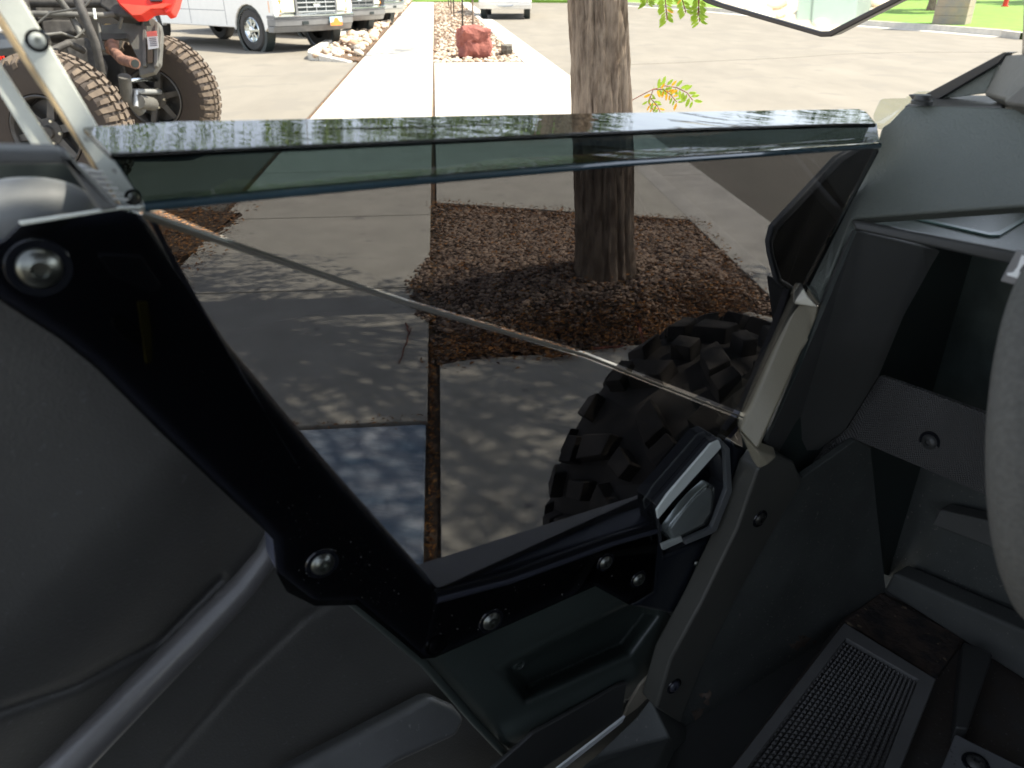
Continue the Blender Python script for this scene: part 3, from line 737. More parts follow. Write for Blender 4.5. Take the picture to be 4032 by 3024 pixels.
# --- door frame behind the panel
def tubeL(name, pts, r, m, parent, flat=1, seg=14, d=D+.03):
    b = MB(); b.tube([at(p[0], p[1], 'L', p[2] if len(p) > 2 else d) for p in pts], r, seg, flat=flat); return b.build(name, m, parent, angle=60)
slab('door_post', [(-120,900,'L',D+.012),(300,838),(560,838),(911,1376),(1300,1845),(1725,2322),(1760,2480),(1660,2592),(1395,2380),(1240,2385),(1085,2262),(1076,2130),(1050,2100),(640,1708),(385,1455),(237,1338),(0,1190),(-120,1110)], 'post', car, .035, .010, seg=3)
tubeL('door_tube', [(400,960,D+.032),(650,1290,D+.032),(900,1620,D+.032),(1480,2260,D+.032)], .020, mat('navy_tube', (.16,.17,.22), .3), car, d=D+.02)
slab('hinge_plate', [(380,1000,'L',D+.008),(560,1010),(640,1130),(600,1160),(440,1090)], mat('hinge_grey', (.22,.23,.25), .4), car, .006, .002)
slab('yellow_strap', [(540,1185,'L',D+.007),(580,1190),(600,1300),(598,1430),(575,1435),(560,1330)], 'olive', car, .003, .001)
slab('hook', [(440,1250,'L',D+.008),(480,1240),(560,1310),(560,1370),(500,1350),(440,1290)], 'plastic', car, .006, .002)
slab('lower_flange', [(1640,2225,'L',D+.055),(2600,1922),(2620,1960),(2600,2050),(1725,2318,'L',D+.006)], 'flange', car, .004, .0015)
slab('door_rail', [(1722,2322,'L',D+.010),(2600,2048),(2600,2180),(2575,2330),(2480,2385),(2345,2310),(1715,2592),(1660,2590)], 'post', car, .035, .006, seg=3)
tubeL('door_rail_bead', [(1710,2350,D+.006),(2000,2275,D+.006),(2400,2130,D+.006),(2590,2075,D+.006)], .007, 'satin', car)
slab('latch_cover', [(2240,2290,'L',D+.007),(2330,2200),(2400,2130),(2560,2080),(2565,2260),(2540,2290),(2480,2340),(2350,2280)], mat('brown_black_plate', (.022,.017,.014), .35), car, .004, .002)
for u, v, r in ((155,1055,.0125),(1270,2220,.0105),(1935,2445,.0105),(2385,2215,.0085),(2515,2282,.0085)):
    bolt('panel_bolt', at(u, v, 'L', D-.0005), -LV, r, car)
bolt('panel_bolt', at(1720,2540,'L',D+.0095), -LV, .009, car, m='satin')
# --- door latch and handle
hd = link('latch_handle', None, car)
hcol = 'chrome'
outer = [(2585,1990),(2625,1945),(2800,1742),(2835,1728),(2872,1768),(2880,1930),(2815,2095),(2790,2100),(2640,2178),(2612,2165)]
inner = [(2595,2030),(2640,1990),(2815,1800),(2842,1770),(2852,1800),(2855,1925),(2795,2068),(2770,2080),(2640,2140),(2618,2120)]
slab('handle_cup', [(2560,2010,'L',D+.028)]+[(2820,1720),(2900,1760),(2905,1940),(2830,2110),(2630,2200),(2590,2170)], 'gloss', hd, .004, .001)
rim_ = MB(); O = [at(u, v, 'L', D-.006) for u, v in outer]; I = [at(u, v, 'L', D+.012) for u, v in inner]; n_ = len(O)
OB = [p + LV*.034 for p in O]
rim_.add(O+I+OB, [(i,(i+1)%n_,n_+(i+1)%n_,n_+i) for i in range(n_)] + [(i,2*n_+i,2*n_+(i+1)%n_,(i+1)%n_) for i in range(n_)])
rim_.build('handle_bezel', mat('bezel_gloss', (.03,.032,.035), .1, var=.02), hd, bevel=.0015)
slab('bezel_painted_highlight', [(2586,2010,'L',D-.012),(2628,1948),(2800,1748),(2832,1734),(2842,1762),(2650,1975),(2592,2045)], mat('bezel_highlight_paint', (.80,.86,.82), .3), hd, .003, .001)  # sky highlight on the bezel's top edge, painted as a pale strip
pd = MB(); pad = [(2620,2095),(2655,2050),(2700,1990),(2740,1948),(2790,1905),(2812,1912),(2816,1945),(2806,2020),(2775,2070),(2680,2118),(2640,2135)]
PO = [at(u, v, 'L', D-.001) for u, v in pad]; cx_, cy_ = 2725, 2020
PI_ = [at(cx_+(u-cx_)*.84, cy_+(v-cy_)*.84, 'L', D-.012) for u, v in pad]; PB = [p+LV*.010 for p in PO]; n_ = len(pad)
pd.add(PI_+PO+PB, [tuple(range(n_))] + [(i,(i+1)%n_,n_+(i+1)%n_,n_+i) for i in range(n_)] + [(n_+i,n_+(i+1)%n_,2*n_+(i+1)%n_,2*n_+i) for i in range(n_)])
slab('bezel_lower_highlight', [(2612,2168,'L',D-.011),(2690,2132),(2684,2112),(2606,2146)], mat('bezel_grey', (.42,.45,.43), .3), hd, .004, .001)  # highlight along the bezel's lower edge, put into a lighter grey
bs = [(2838,1728),(2874,1766),(2884,1932),(2822,2092),(2796,2106),(2700,2146),(2700,2128),(2784,2090),(2804,2078),(2862,1928),(2856,1778),(2836,1756)]
slab('bezel_side_highlight', [(bs[0][0], bs[0][1], 'L', D-.0105)] + bs[1:], mat('bezel_dark_grey', (.13,.14,.145), .3), hd, .006, .001)  # thin grey outline paints the highlight down the bezel's right side
pd.build('handle_paddle', mat('satin_metal', (.26,.29,.28), .22, metal=.35, coat=.5), hd, bevel=.004, seg=4)
slab('latch_base', [(2592,2020,'L',D+.002),(2620,2190),(2830,2110),(2890,1960),(2890,1740),(2990,1800),(3010,1880),(2860,2250),(2720,2500),(2640,2420),(2480,2390),(2575,2330)], mat('latch_black', (.009,.012,.018), .3, var=.1), car, .03, .006, seg=3)
for u, v in ((2745,2218),(2795,2187),(2935,1870),(2760,2330)):
    bolt('rivet', at(u, v, 'L', D-.0005), -LV, .0048, car, washer=False)
# --- pillar trim
slab('pillar_trim', [(3122,1200,'L',D-.012),(3160,1112,'L',D-.010),(3228,1210,'L',D-.028),(3205,1320,'L',D-.030),(3160,1380,'L',D-.030),(3000,1745,'L',D-.034),(2985,1772,'L',D-.034),(2912,1690,'L',D-.012)], 'trim', car, .03, .004, seg=3)
slab('pillar_trim_highlight', [(3128,1150,'L',D-.014),(3155,1112,'L',D-.013),(3180,1165,'L',D-.024),(3222,1212,'L',D-.034),(3126,1196,'L',D-.016)], mat('trim_highlight_paint', (.75,.72,.60), .3), car, .01, .002)  # bright top facet of the trim: highlight painted in a paler colour
slab('pillar_flange', [(3112,1140,'L',D+.006),(3125,1200),(3120,1215),(2905,1700),(2880,1730),(2860,1700),(2935,1600),(3060,1290)], mat('dark_navy_edge', (.02,.02,.032), .5), car, .01, .002)
slab('pillar_elbow', [(2912,1700,'L',D-.014),(2985,1775,'L',D-.030),(3060,1800,'L',D-.034),(3030,1830,'L',D-.036),(2985,1850,'L',D-.030),(2960,1810,'L',D-.022)], 'trim', car, .02, .003)
slab('lower_pillar_trim', [(2985,1850,'L',D-.030),(3040,1785),(3130,1818),(3160,1900),(3050,2090),(2900,2360),(2760,2640),(2680,2850),(2585,2790),(2640,2600),(2760,2380),(2905,2080)], mat('pillar_grey', (.066,.066,.058), .45, var=.1, bump=.3, bscale=600), car, .03, .004, seg=3)
bolt('trim_screw', at(2993,2043,'L',D-.0305), -LV, .0085, car, m=mat('dark_screw', (.06,.06,.055), .35, metal=.7))
bolt('trim_screw', at(2655,2702,'L',D-.0305), -LV, .0085, car, m='satin')
# --- dash end cap
slab('dash_end_cap', [(3452,560,'F',.745),(3470,500,'F',.752),(3500,480,'F',.755),(3560,418,'F',.765),(3640,412,'F',.77),(4200,430,'F',.77),(4200,800,'F',.74),(3352,862,'F',.71),(3250,1130,'F',.695),(3226,1205,'F',.69),(3175,1125,'L',D-.02),(3164,1100,'L',D-.006),(3300,850,'L',D-.004)], 'cap', car, .02, .006, seg=4)
slab('dash_top', [(3560,416,'F',.768),(3610,385,'F',.80),(3700,372,'F',.85),(3980,378,'F',.86),(3950,418,'F',.775)], mat('dash_top_grey', (.13,.125,.115), .5, bump=.8, bscale=420), car, .01, .002)
slab('dash_ledge', [(3350,864,'Z',1.062),(4200,792),(4200,1030),(3997,987)], mat('ledge_plastic', (.085,.105,.095), .4, var=.1, bump=.2, bscale=400, dust=((.2,.2,.19), 160, .655)), car, .006, .0015, push=Vector((0,0,-1)))
slab('ledge_lip', [(3352,866,'F',.700),(3997,989,'F',.765),(4180,1034,'F',.78),(4180,1100,'F',.78),(3985,1043,'F',.765),(3364,906,'F',.700)], 'plastic_side', car, .012, .003)
slab('ledge_groove', [(3600,858,'Z',1.0645),(3622,856),(3900,915),(3935,908),(4060,840),(4060,852),(3938,925),(3895,925)], mat('groove_teal', (.10,.16,.145), .3), car, .002, .0006, push=Vector((0,0,-1)))
slab('recess_side', [(3370,908,'F',.708),(3640,970,'F',.77),(3705,990,'F',.79),(3652,1080,'F',.80),(3560,1245,'F',.80),(3465,1475,'F',.81),(3330,1695,'F',.80),(3180,1805,'F',.78),(3100,1815,'F',.74),(3012,1745,'F',.655),(3170,1380,'F',.675),(3232,1215,'F',.69)], 'plastic_side', car, .006, .002)
slab('recess_seam', [(3365,905,'F',.699),(3374,912,'F',.699),(3240,1235,'F',.68),(3160,1425,'F',.668),(3022,1735,'F',.648),(3008,1740,'F',.646),(3150,1400,'F',.664),(3228,1215,'F',.68)], 'blackhole', car, .004, 0)
slab('cubby_liner', [(3600,930,'F',1.02),(4200,1000),(4200,1760),(3430,1500)], mat('cubby_green_black', (.06,.075,.068), .35, var=.3, vscale=9), car, .01, 0)
slab('textured_strip', [(3463,1478,'F',.835),(3680,1555,'F',.835),(4200,1745,'F',.835),(4200,2095,'F',.82),(3925,1968,'F',.82),(3372,1733,'F',.82),(3145,1890,'F',.76),(3125,1825,'F',.755),(3185,1800,'F',.785),(3332,1690,'F',.81)], knurl_mat('knurled_plastic', (.125,.123,.12), 120), car, .012, .002)
bolt('strip_screw', at(3660,1740,'F',.826), -FV+Vector((0,0,.1)), .0095, car, m='plastic')
# --- footwell
slab('kick_panel', [(3130,1835,'L',D-.026),(3160,1880),(3372,1733),(3430,1760),(3490,2330),(3320,2440),(2886,3030),(2700,3200),(2420,3200),(2640,2900),(2740,2650),(3030,2100)], 'dusty', car, .01, .002)
slab('firewall', [(3380,1730,'F',1.05),(4300,2000),(4300,2900),(3400,2420)], 'dusty', car, .01, .002)
slab('firewall_ledge', [(3695,2006,'F',1.01),(4200,2120),(4200,2270),(3664,2068)], mat('ledge_grey', (.095,.095,.09), .6, dust=((.12,.12,.11), 200, .655)), car, .03, .004)
slab('firewall_step', [(3515,2255,'F',1.00),(4200,2560),(4200,2790),(3478,2325)], mat('step_grey', (.08,.084,.08), .7, dust=((.12,.12,.11), 200, .655)), car, .04, .006)
ZF = .44
slab('floor_pan', [(3470,2325,'Z',ZF-.012),(4300,2750),(4300,3300),(2600,3300),(2870,3030),(3318,2432)], 'floor', car, .01, .002, push=Vector((0,0,-1)))
slab('floor_mat', [(3325,2440,'Z',ZF-.006),(3467,2330),(3800,2515),(3690,2668)], 'carpet', car, .006, .003, push=Vector((0,0,-1)))
fr = link('foot_grate', None, car)
slab('grate_base', [(3331,2512,'Z',ZF+.014),(3615,2676),(3479,3024),(3420,3200),(2800,3200),(2942,3024)], mat('grate_pit', (.012,.012,.012), .8), fr, .004, 0, push=Vector((0,0,-1)))
OUT = [(3325,2451),(3686,2673),(3547,3024),(3470,3230),(2710,3230),(2880,3024)]; INN = [(3331,2512),(3615,2676),(3479,3024),(3415,3190),(2800,3190),(2942,3024)]
fm = MB(); oo = [at(u, v, 'Z', ZF+.022) for u, v in OUT]; ii = [at(u, v, 'Z', ZF+.022) for u, v in INN]; n_ = 6; dz = Vector((0,0,-.03))
fm.add(oo+ii+[p+dz for p in oo]+[p+dz for p in ii], [(i,(i+1)%n_,n_+(i+1)%n_,n_+i) for i in range(n_)]+[(i,2*n_+i,2*n_+(i+1)%n_,(i+1)%n_) for i in range(n_)]+[(n_+i,n_+(i+1)%n_,3*n_+(i+1)%n_,3*n_+i) for i in range(n_)])
fm.build('grate_frame', mat('grate_frame_grey', (.12,.12,.118), .5, dust=((.12,.11,.1), 180, .655)), fr, bevel=.0015)
gt = MB(); c0, c1_, c2_, c3_ = (at(u, v, 'Z', ZF+.015) for u, v in ((3331,2512),(3615,2676),(3418,3190),(2800,3190)))
nu, nv = 19, 42
for i in range(nu):
    for j in range(nv):
        def g(a, b_): return c0.lerp(c1_, a/nu).lerp(c3_.lerp(c2_, a/nu), b_/nv)
        q = [g(i+.06,j+.06), g(i+.94,j+.06), g(i+.94,j+.94), g(i+.06,j+.94)]; apex = sum(q, Vector())/4 + Vector((0,0,.0040))
        k = [p.lerp(apex, .12) + Vector((0,0,.001)) for p in q]
        gt.add(q+[apex], [(0,1,4),(1,2,4),(2,3,4),(3,0,4)])
gt.build('rubber_studs', mat('stud_rubber', (.06,.058,.056), .55), fr, smooth=False)
slab('floor_bracket', [(3794,2525,'Z',ZF+.03),(3911,2574),(3812,2870),(3763,2864)], 'plastic', car, .03, .003, push=Vector((0,0,-1)))
slab('floor_plate', [(3763,2889,'Z',ZF+.03),(4200,3105),(4200,3300),(3600,3300),(3707,3024)], mat('plate_grey', (.15,.155,.16), .55, dust=((.04,.04,.04), 220, .655)), car, .01, .002, push=Vector((0,0,-1)))
bolt('plate_bolt', at(3843,3004,'Z',ZF+.031), Vector((0,0,1)), .011, car, m='plastic')
# --- sill and lower door
slab('door_sill', [(2700,2850,'L',D-.026),(2640,2905,'L',D-.05),(2560,3060,'L',D-.10),(2300,3300,'L',D-.14),(1900,3330,'L',D-.05),(2330,2985,'L',D+.0),(2500,2820,'L',D-.004),(2560,2740,'L',D-.004)], 'dusty', car, .02, .004)
slab('sill_gap_daylight', [(2725,2425,'L',D+.004),(2640,2640),(2618,2700),(2540,2760),(2510,2790),(2455,2830),(2475,2780),(2520,2700),(2590,2630)], mat('gap_daylight_paint', (.30,.27,.21), .6), car, .004, .001)  # pale strip painted for the daylit ground showing through the door gap
slab('lower_gap_daylight', [(2462,2822,'L',D-.002),(2450,2845,'L',D-.002),(2180,3060,'L',D-.002),(2140,3080,'L',D-.002),(2180,3040,'L',D-.002)], mat('gap_bright_daylight_paint', (.85,.90,.92), .3), car, .003, 0)  # bright strip painted for daylight in the lower end of the gap
ridge = [(1075,2160),(830,2420),(560,2700),(250,3024),(80,3200)]
def d_side(u, v):
    # soft cushion top left, a fold line, then the flat that runs under the tube
    side = (u-1075)*(3024-2160) - (v-2160)*(250-1075)
    q = -side/math.hypot(825, 864)
    L = D + .088 - .058*sstep((q+20)/600)**.9
    g = min(seg_dist(u, v, -100, 2830, 300, 2690)[0], seg_dist(u, v, 300, 2690, 620, 2520)[0], seg_dist(u, v, 620, 2520, 870, 2270)[0])
    L += .007*math.exp(-(g/20)**2)
    g2 = min(seg_dist(u, v, 1300,2360, 1180,2440)[0], seg_dist(u, v, 1180,2440, 950,2660)[0], seg_dist(u, v, 950,2660, 560,3100)[0]); L += .004*math.exp(-(g2/24)**2)
    return L
shelf2 = [(1000,3130),(1690,2745),(1890,2880),(2010,3130)]
relief('side_panel', -160, 2100, 1040, 3120, 12, d_side, mat('moulded_side_panel', (.078,.077,.072), .36, var=.10, bump=.5, bscale=420, dust=((.10,.10,.10), 160, .655)), car,
       clip=[(-160,1040),(60,1120),(460,1360),(800,1600),(1150,2060),(1200,2220),(1300,2300),(1500,2330),(2050,2900),(2100,3120),(-160,3120)])
pocket = [(1925,2612),(2440,2352),(2560,2300),(2600,2420),(2480,2580),(2060,2772)]
def d_door(u, v):
    L = D + .020
    e = poly_sd(u, v, pocket)
    L += .045*sstep((e+4)/70)
    # flat lit shelf along the pocket's top
    e2 = (v - (2612-(u-1925)*.505))
    if e > 0: L -= .030*math.exp(-(e2/110)**2)*sstep(e/45)
    L += .012*math.exp(-(seg_dist(u, v, 1560,2490, 2000,2980)[0]/60)**2)
    L -= .010*math.exp(-(seg_dist(u, v, 2000,2900, 2500,2660)[0]/50)**2)
    return L
relief('door_skin', 1380, 2740, 2160, 3120, 9, d_door, 'plastic_green', car, clip=[(1380,2340),(1500,2360),(1660,2500),(2340,2230),(2480,2300),(2730,2380),(2620,2600),(2540,2700),(2440,2770),(2150,2950),(2060,3020),(1860,2830),(1640,2600)])
tubeL('seam_bead', [(1385,2365,D+.016),(1660,2600,D+.017),(1860,2830,D+.018),(2095,3080,D+.018)], .005, 'plastic_green', car)
b = MB(); b.tube([at(u, v, 'L', l) for u, v, l in ((1090,2080,D+.055),(1050,2190,D+.050),(960,2310,D+.047),(830,2440,D+.045),(560,2712,D+.043),(250,3030,D+.040),(60,3220,D+.038))], [.007,.0105,.0125,.0135,.0145,.0155,.016], 28); b.build('lower_tube', mat('satin_tube', (.115,.113,.112), .36, coat=.2, bump=.3, bscale=420), car, angle=90)
for u, v in ((2040,2610),(1650,2835),(2610,2540)):
    bolt('door_rivet', at(u, v, 'L', (d_side if u == 1650 else d_door)(u, v)-.001), -LV, .010, car, m='plastic_green', washer=False, torx=False)
slab('inner_sill', [(1900,3200,'L',D+.0),(2200,2985),(2450,2820),(2470,2690),(2440,2700),(2100,2890),(1750,3200)], 'plastic', car, .006, .002)
slab('lower_beam', [(1040,3085,'L',D+.050),(1420,2885,'L',D+.050),(1700,2740,'L',D+.050),(1790,2780,'L',D+.045),(1835,2835,'L',D+.035),(1800,2900,'L',D+.028),(1560,3010,'L',D+.022),(1400,3120,'L',D+.020)], mat('beam_grey', (.115,.117,.115), .42, bump=.4, bscale=420, dust=((.2,.2,.19), 160, .68)), car, .03, .008, seg=4)
def specks(name, quad, k, d, n_, size, m, seed, off=.0006):
    rs_ = random.Random(seed); b = MB()
    for _ in range(n_):
        a, c_ = rs_.random(), rs_.random(); (u0,v0),(u1,v1),(u2,v2),(u3,v3) = quad
        u = (u0*(1-a)+u1*a)*(1-c_)+(u3*(1-a)+u2*a)*c_; v = (v0*(1-a)+v1*a)*(1-c_)+(v3*(1-a)+v2*a)*c_
        w_ = rs_.uniform(*size)*rs_.random(); an = rs_.random()*3.14; e_ = rs_.uniform(.25,.8)
        b.add([at(u+w_*math.cos(an+t)*(1 if i%2 else e_), v+w_*math.sin(an+t)*(1 if i%2 else e_), k, d-off) for i, t in enumerate((0,1.1,2.2,3.3,4.4,5.4))], [(0,1,2,3,4,5)])
    o = b.build(name, m, car, smooth=False); o['kind'] = 'stuff'; return o
speck = mat('pale_dust', (.17,.165,.155), .9); mud = mat('dried_mud', (.15,.115,.09), .95, var=.3, vscale=60)
specks('dust_specks', [(3180,1950),(3400,1780),(3450,2330),(2760,2950)], 'L', D-.026, 420, (1.5,6), speck, 1)
specks('dust_specks', [(3500,2100),(4000,2280),(4000,2500),(3520,2240)], 'F', 1.048, 160, (1.5,6), speck, 2)
specks('dust_specks', [(1080,1950),(1500,2150),(1640,2420),(1150,2330)], 'L', D, 170, (1,3.4), speck, 3)
specks('dust_specks', [(600,1300),(900,1500),(1600,2350),(1000,1900)], 'L', D, 30, (1,3), speck, 4)
specks('dust_specks', [(1700,2400),(2500,2130),(2520,2280),(1720,2540)], 'L', D, 60, (1.5,4.5), speck, 5)
specks('mud_smear', [(3120,2510),(3190,2510),(3180,2545),(3110,2550)], 'L', D-.026, 9, (18,40), mud, 6)
specks('mud_smear', [(2860,2830),(2950,2820),(2910,2900),(2840,2920)], 'L', D-.026, 12, (18,46), mud, 7)
specks('mud_smear', [(2760,2720),(2800,2700),(2770,2830),(2730,2860)], 'L', D-.026, 10, (12,36), mud, 8)
specks('mud_smear', [(3000,2760),(3230,2500),(3260,2520),(3020,2800)], 'L', D-.026, 30, (6,22), mud, 9)
slab('sill_backing', [(1700,3250,'L',D+.035),(2100,2960),(2440,2700),(2640,2500),(2745,2380),(2760,2700),(2600,3000),(2300,3300)], 'plastic', car, .01, .001)
# --- steering wheel rim (only its left arc is in view) and the lettered tab behind it
A_, B_, C_ = at(4170,1060,'T',.475), at(4024,1650,'T',.435), at(4120,2370,'T',.475)
ab, ac = B_-A_, C_-A_; nrm = ab.cross(ac)
cc = A_ + (ac.length_squared*nrm.cross(ab)*-1*-1 + ab.length_squared*ac.cross(nrm))/(2*nrm.length_squared)
rr_ = (A_-cc).length; ex = (B_-cc).normalized(); ey = nrm.normalized().cross(ex)
sw = link('steering_wheel', None, car); b = MB()
b.tube([cc + ex*rr_*math.cos(a)+ey*rr_*math.sin(a) for a in [2*math.pi*i/64 for i in range(64)]], .0172, 16, closed=True); b.build('wheel_rim', 'suede', sw, angle=90)
b = MB()
for k in (2.2, 4.1): b.tube([cc+ex*rr_*math.cos(k)+ey*rr_*math.sin(k), cc], .012, 8, flat=.5)
b.tube([cc, cc+FV*.25], .03, 12); b.build('wheel_hub', 'plastic', sw)
tabp = [(3936,1108,'F',.55),(3966,1050),(4003,982),(4160,1030),(4110,1180),(4030,1140),(3990,1122)]
tb_ = slab('lettered_tab', tabp, mat('grey_tab', (.20,.20,.20), .5), car, .004, .001)
slab('letter', [(3965,1075,'F',.5485),(3990,1072),(4006,1050),(4020,1012),(4034,1014),(4040,1030),(4028,1045),(4016,1060),(4012,1072),(4024,1076),(4010,1080),(4016,1092),(4014,1098),(3966,1084)], mat('letter_white', (.85,.9,.88), .5), tb_, .0008, 0)
slab('letter', [(4020,1006,'F',.5485),(4080,1010),(4095,1040),(4075,1065),(4040,1068),(4030,1058),(4062,1050),(4066,1030),(4034,1024)], mat('letter_white2', (.85,.9,.88), .5), tb_, .0008, 0)
slab('inner_liner', [(2930,1690,'L',D+.004),(3120,1640),(3300,1300),(3480,1300),(3520,1780),(3300,1900),(3100,2000),(2960,1950)], 'blackhole', car, .006, 0)
b = MB(); b.prism([V(1.03,.485,1.115), V(1.03,-1.12,1.115), V(1.62,-1.12,1.08), V(1.62,.485,1.08)], (0,0,-.02)); b.prism([V(1.06,.485,.40), V(1.06,-1.12,.40), V(1.06,-1.12,1.09), V(1.06,.485,1.09)], FV*.02)
b.prism([V(.86,.50,.55), V(1.08,.50,.40), V(1.08,.50,1.10), V(.80,.50,1.10)], LV*.01); b.build('cowl_sun_block', 'blackhole', car)  # unseen cover added to keep sun out of the footwell
# --- windscreen base, black corner strip, pod, clear corner piece, cap, cage tube
slab('corner_strip', [(3575,372,'F',.80),(3590,392),(3660,396),(3700,388),(3930,250),(3962,214),(3985,206),(3950,206),(3640,372),(3600,374)], mat('strip_black', (.018,.018,.020), .4), car, .012, .002)
slab('corner_web', [(3700,390,'F',.806),(3930,255),(3880,368)], 'cap', car, .01, .001)
slab('pillar_pod', [(3872,372,'F',.79),(3962,214,'F',.80),(4200,200,'F',.74),(4200,440,'F',.72),(3950,408,'F',.73),(3952,395,'F',.735)], mat('pod_grey', (.14,.13,.11), .5, bump=.6, bscale=420), car, .03, .008, seg=4)
slab('screen_base', [(3562,384,'F',.84),(3615,360),(3700,358),(3690,388),(3600,392)], 'clear', car, .004, .001)
slab('clear_corner', [(3440,482,'F',.775),(3436,450,'F',.78),(3462,394,'F',.80),(3475,386,'F',.80),(3600,383,'F',.81),(3560,420,'F',.79),(3505,470,'F',.77),(3480,490,'F',.765)], 'clear', car, .008, .003)
cpb = MB(); pc = at(3632, 392, 'F', .765); cpb.lathe([(0,.005),(.0068,.0045),(.0078,.002),(.0078,0),(.0100,-.001),(.0100,-.004),(0,-.005)], 30, Matrix.Translation(pc) @ frame_from(Vector((0,0,1)), Vector((0,1,0)))); cpb.build('round_plug', 'plastic', car)
b = MB(); b.tube([at(4110,-200,'F',.80), at(4094,60,'F',.80), at(4088,215,'F',.80)], .0125, 16); b.build('cage_tube', mat('cage_tan', (.32,.28,.23), .35), car)
# --- side mirror
mc = at(3130, -120, 'T', 1.02)
mo = link('side_mirror', None, car)
hexm = [(2806,2),(2838,14),(3225,125),(3262,124),(3500,2),(3560,-30),(3500,-330),(2800,-330),(2740,-40)]
mn = None
q0 = at(3130, 20, 'T', 1.02); d_in = (q0-EYE).normalized()
target = V(-5.2, 3.0, .1); d_out = (target-q0).normalized(); mn = (d_out-d_in).normalized()
def on_mirror(u, v, e=0):
    r = ray(u, v); return EYE + r*((q0+mn*e-EYE).dot(mn)/r.dot(mn))
gl_ = MB(); gl_.prism([on_mirror(u, v) for u, v in hexm], -mn*.004); gl_.build('mirror_glass', 'mirror', mo)
cx_, cy_ = 3150, -130
mf = MB(); ou = [on_mirror(cx_+(u-cx_)*1.075+0, cy_+(v-cy_)*1.085, .004) for u, v in hexm]; inn = [on_mirror(u, v, .004) for u, v in hexm]; n_ = len(hexm); bk = [p - mn*.03 for p in ou]
mf.add(ou+inn+bk+[p-mn*.006 for p in inn], [(i,(i+1)%n_,n_+(i+1)%n_,n_+i) for i in range(n_)]+[(i,2*n_+i,2*n_+(i+1)%n_,(i+1)%n_) for i in range(n_)]+[(n_+i,n_+(i+1)%n_,3*n_+(i+1)%n_,3*n_+i) for i in range(n_)]+[tuple(range(2*n_,3*n_))])
mf.build('mirror_frame', mat('mirror_frame_brown', (.055,.045,.042), .4), mo, bevel=.004, seg=3)
b = MB(); b.tube([on_mirror(3300,-330,-.02), V(.85,.52,1.62)], .012, 10); b.build('mirror_arm', 'plastic', mo)
# --- front fender seen through the panel
slab('front_fender', [(3440,560,'L',D+.16),(3300,640),(3062,905),(3042,960),(3050,1010),(3078,1110),(3110,1130),(3300,1250),(3500,1000),(3500,600)], 'plastic', car, .008, .002)
slab('fender_edge', [(3440,540,'L',D+.156),(3300,620),(3046,892),(3030,955),(3038,1010),(3064,1112),(3100,1140),(3200,1190),(3120,1122),(3082,1100),(3052,1008),(3046,962),(3066,908),(3320,640),(3450,560)], mat('fender_edge_grey', (.20,.21,.22), .5), car, .01, .003)
slab('wheel_arch', [(3080,1105,'L',D+.17),(3160,1150),(3160,1350),(3108,1350)], 'plastic', car, .03, .003)
# --- pale steel braces at the left
def brace(pts, edge, nb):
    o = slab('brace', pts, 'silver', car, .012, .001)
    return o
br = brace([(-40,-60,'L',D+.045),(52,-60),(90,0),(390,505),(560,790),(575,812),(560,835),(520,832),(480,812),(0,55),(-40,-5)], None, 2)
slab('brace_edge', [(-40,-3,'L',D+.0445),(0,57),(478,812),(505,850),(480,850),(440,790),(330,600),(0,110),(-40,50)], 'silver_edge', br, .012, .0008)
bolt('brace_bolt', at(147,160,'L',D+.0445), -LV, .0045, br, m=mat('bolt_face', (.5,.53,.5), .4)); bolt('brace_bolt', at(525,778,'L',D+.0445), -LV, .0038, br)
slab('brace', [(-40,190,'L',D+.05),(0,250),(235,610),(150,610),(0,372),(-40,310)], 'silver', car, .012, .001)
slab('brace_tail', [(575,845,'L',D+.012),(612,855),(660,960),(870,1335),(1030,1590),(1180,1830),(1160,1830),(911,1420),(700,1080)], mat('grey_brace', (.75,.76,.85), .4), car, .004, .001)
slab('blue_mark', [(520,838,'L',D+.0445),(548,840),(548,862),(538,872),(522,856)], 'blue_mark', car, .0006, 0)
slab('blue_mark', [(575,915,'L',D+.0445),(590,918),(588,932),(578,936)], 'blue_mark', car, .0006, 0)
slab('louvre_plate', [(300,655,'L',D+.02),(330,650),(405,690),(455,800),(400,770)], mat('louvre_white', (.70,.70,.72), .5), car, .01, .002)
for k in range(6):
    u, v = 318+k*20, 668+k*22; slab('louvre_slat', [(u,v,'L',D+.015),(u+90,v+8),(u+90,v+14),(u,v+8)], 'paper', car, .004, .001)
slab('seat_frame_bracket', [(-150,587,'L',.42),(230,592),(278,612),(304,652),(478,822),(395,838),(265,650),(-150,655)], mat('bracket_grey', (.12,.125,.125), .6), car, .02, .006, seg=3)
slab('bracket_backing', [(-150,640,'L',D+.08),(265,640),(440,835),(-150,880)], 'blackhole', car, .01, .002)
hr = MB(); hc = at(90, 850, 'L', D+.03); 
bm = bmesh.new(); bmesh.ops.create_uvsphere(bm, u_segments=32, v_segments=20, radius=1)
me = bpy.data.meshes.new('shoulder_pad')
for v in bm.verts: v.co = hc + FV*v.co.x*.040 + LV*(v.co.y*.02) + Vector((0,0,v.co.z*.022))
bm.to_mesh(me); bm.free(); me.materials.append(mat('shoulder_grey', (.22,.23,.23), .5)); me.polygons.foreach_set('use_smooth', [True]*len(me.polygons)); link('shoulder_pad', me, car)
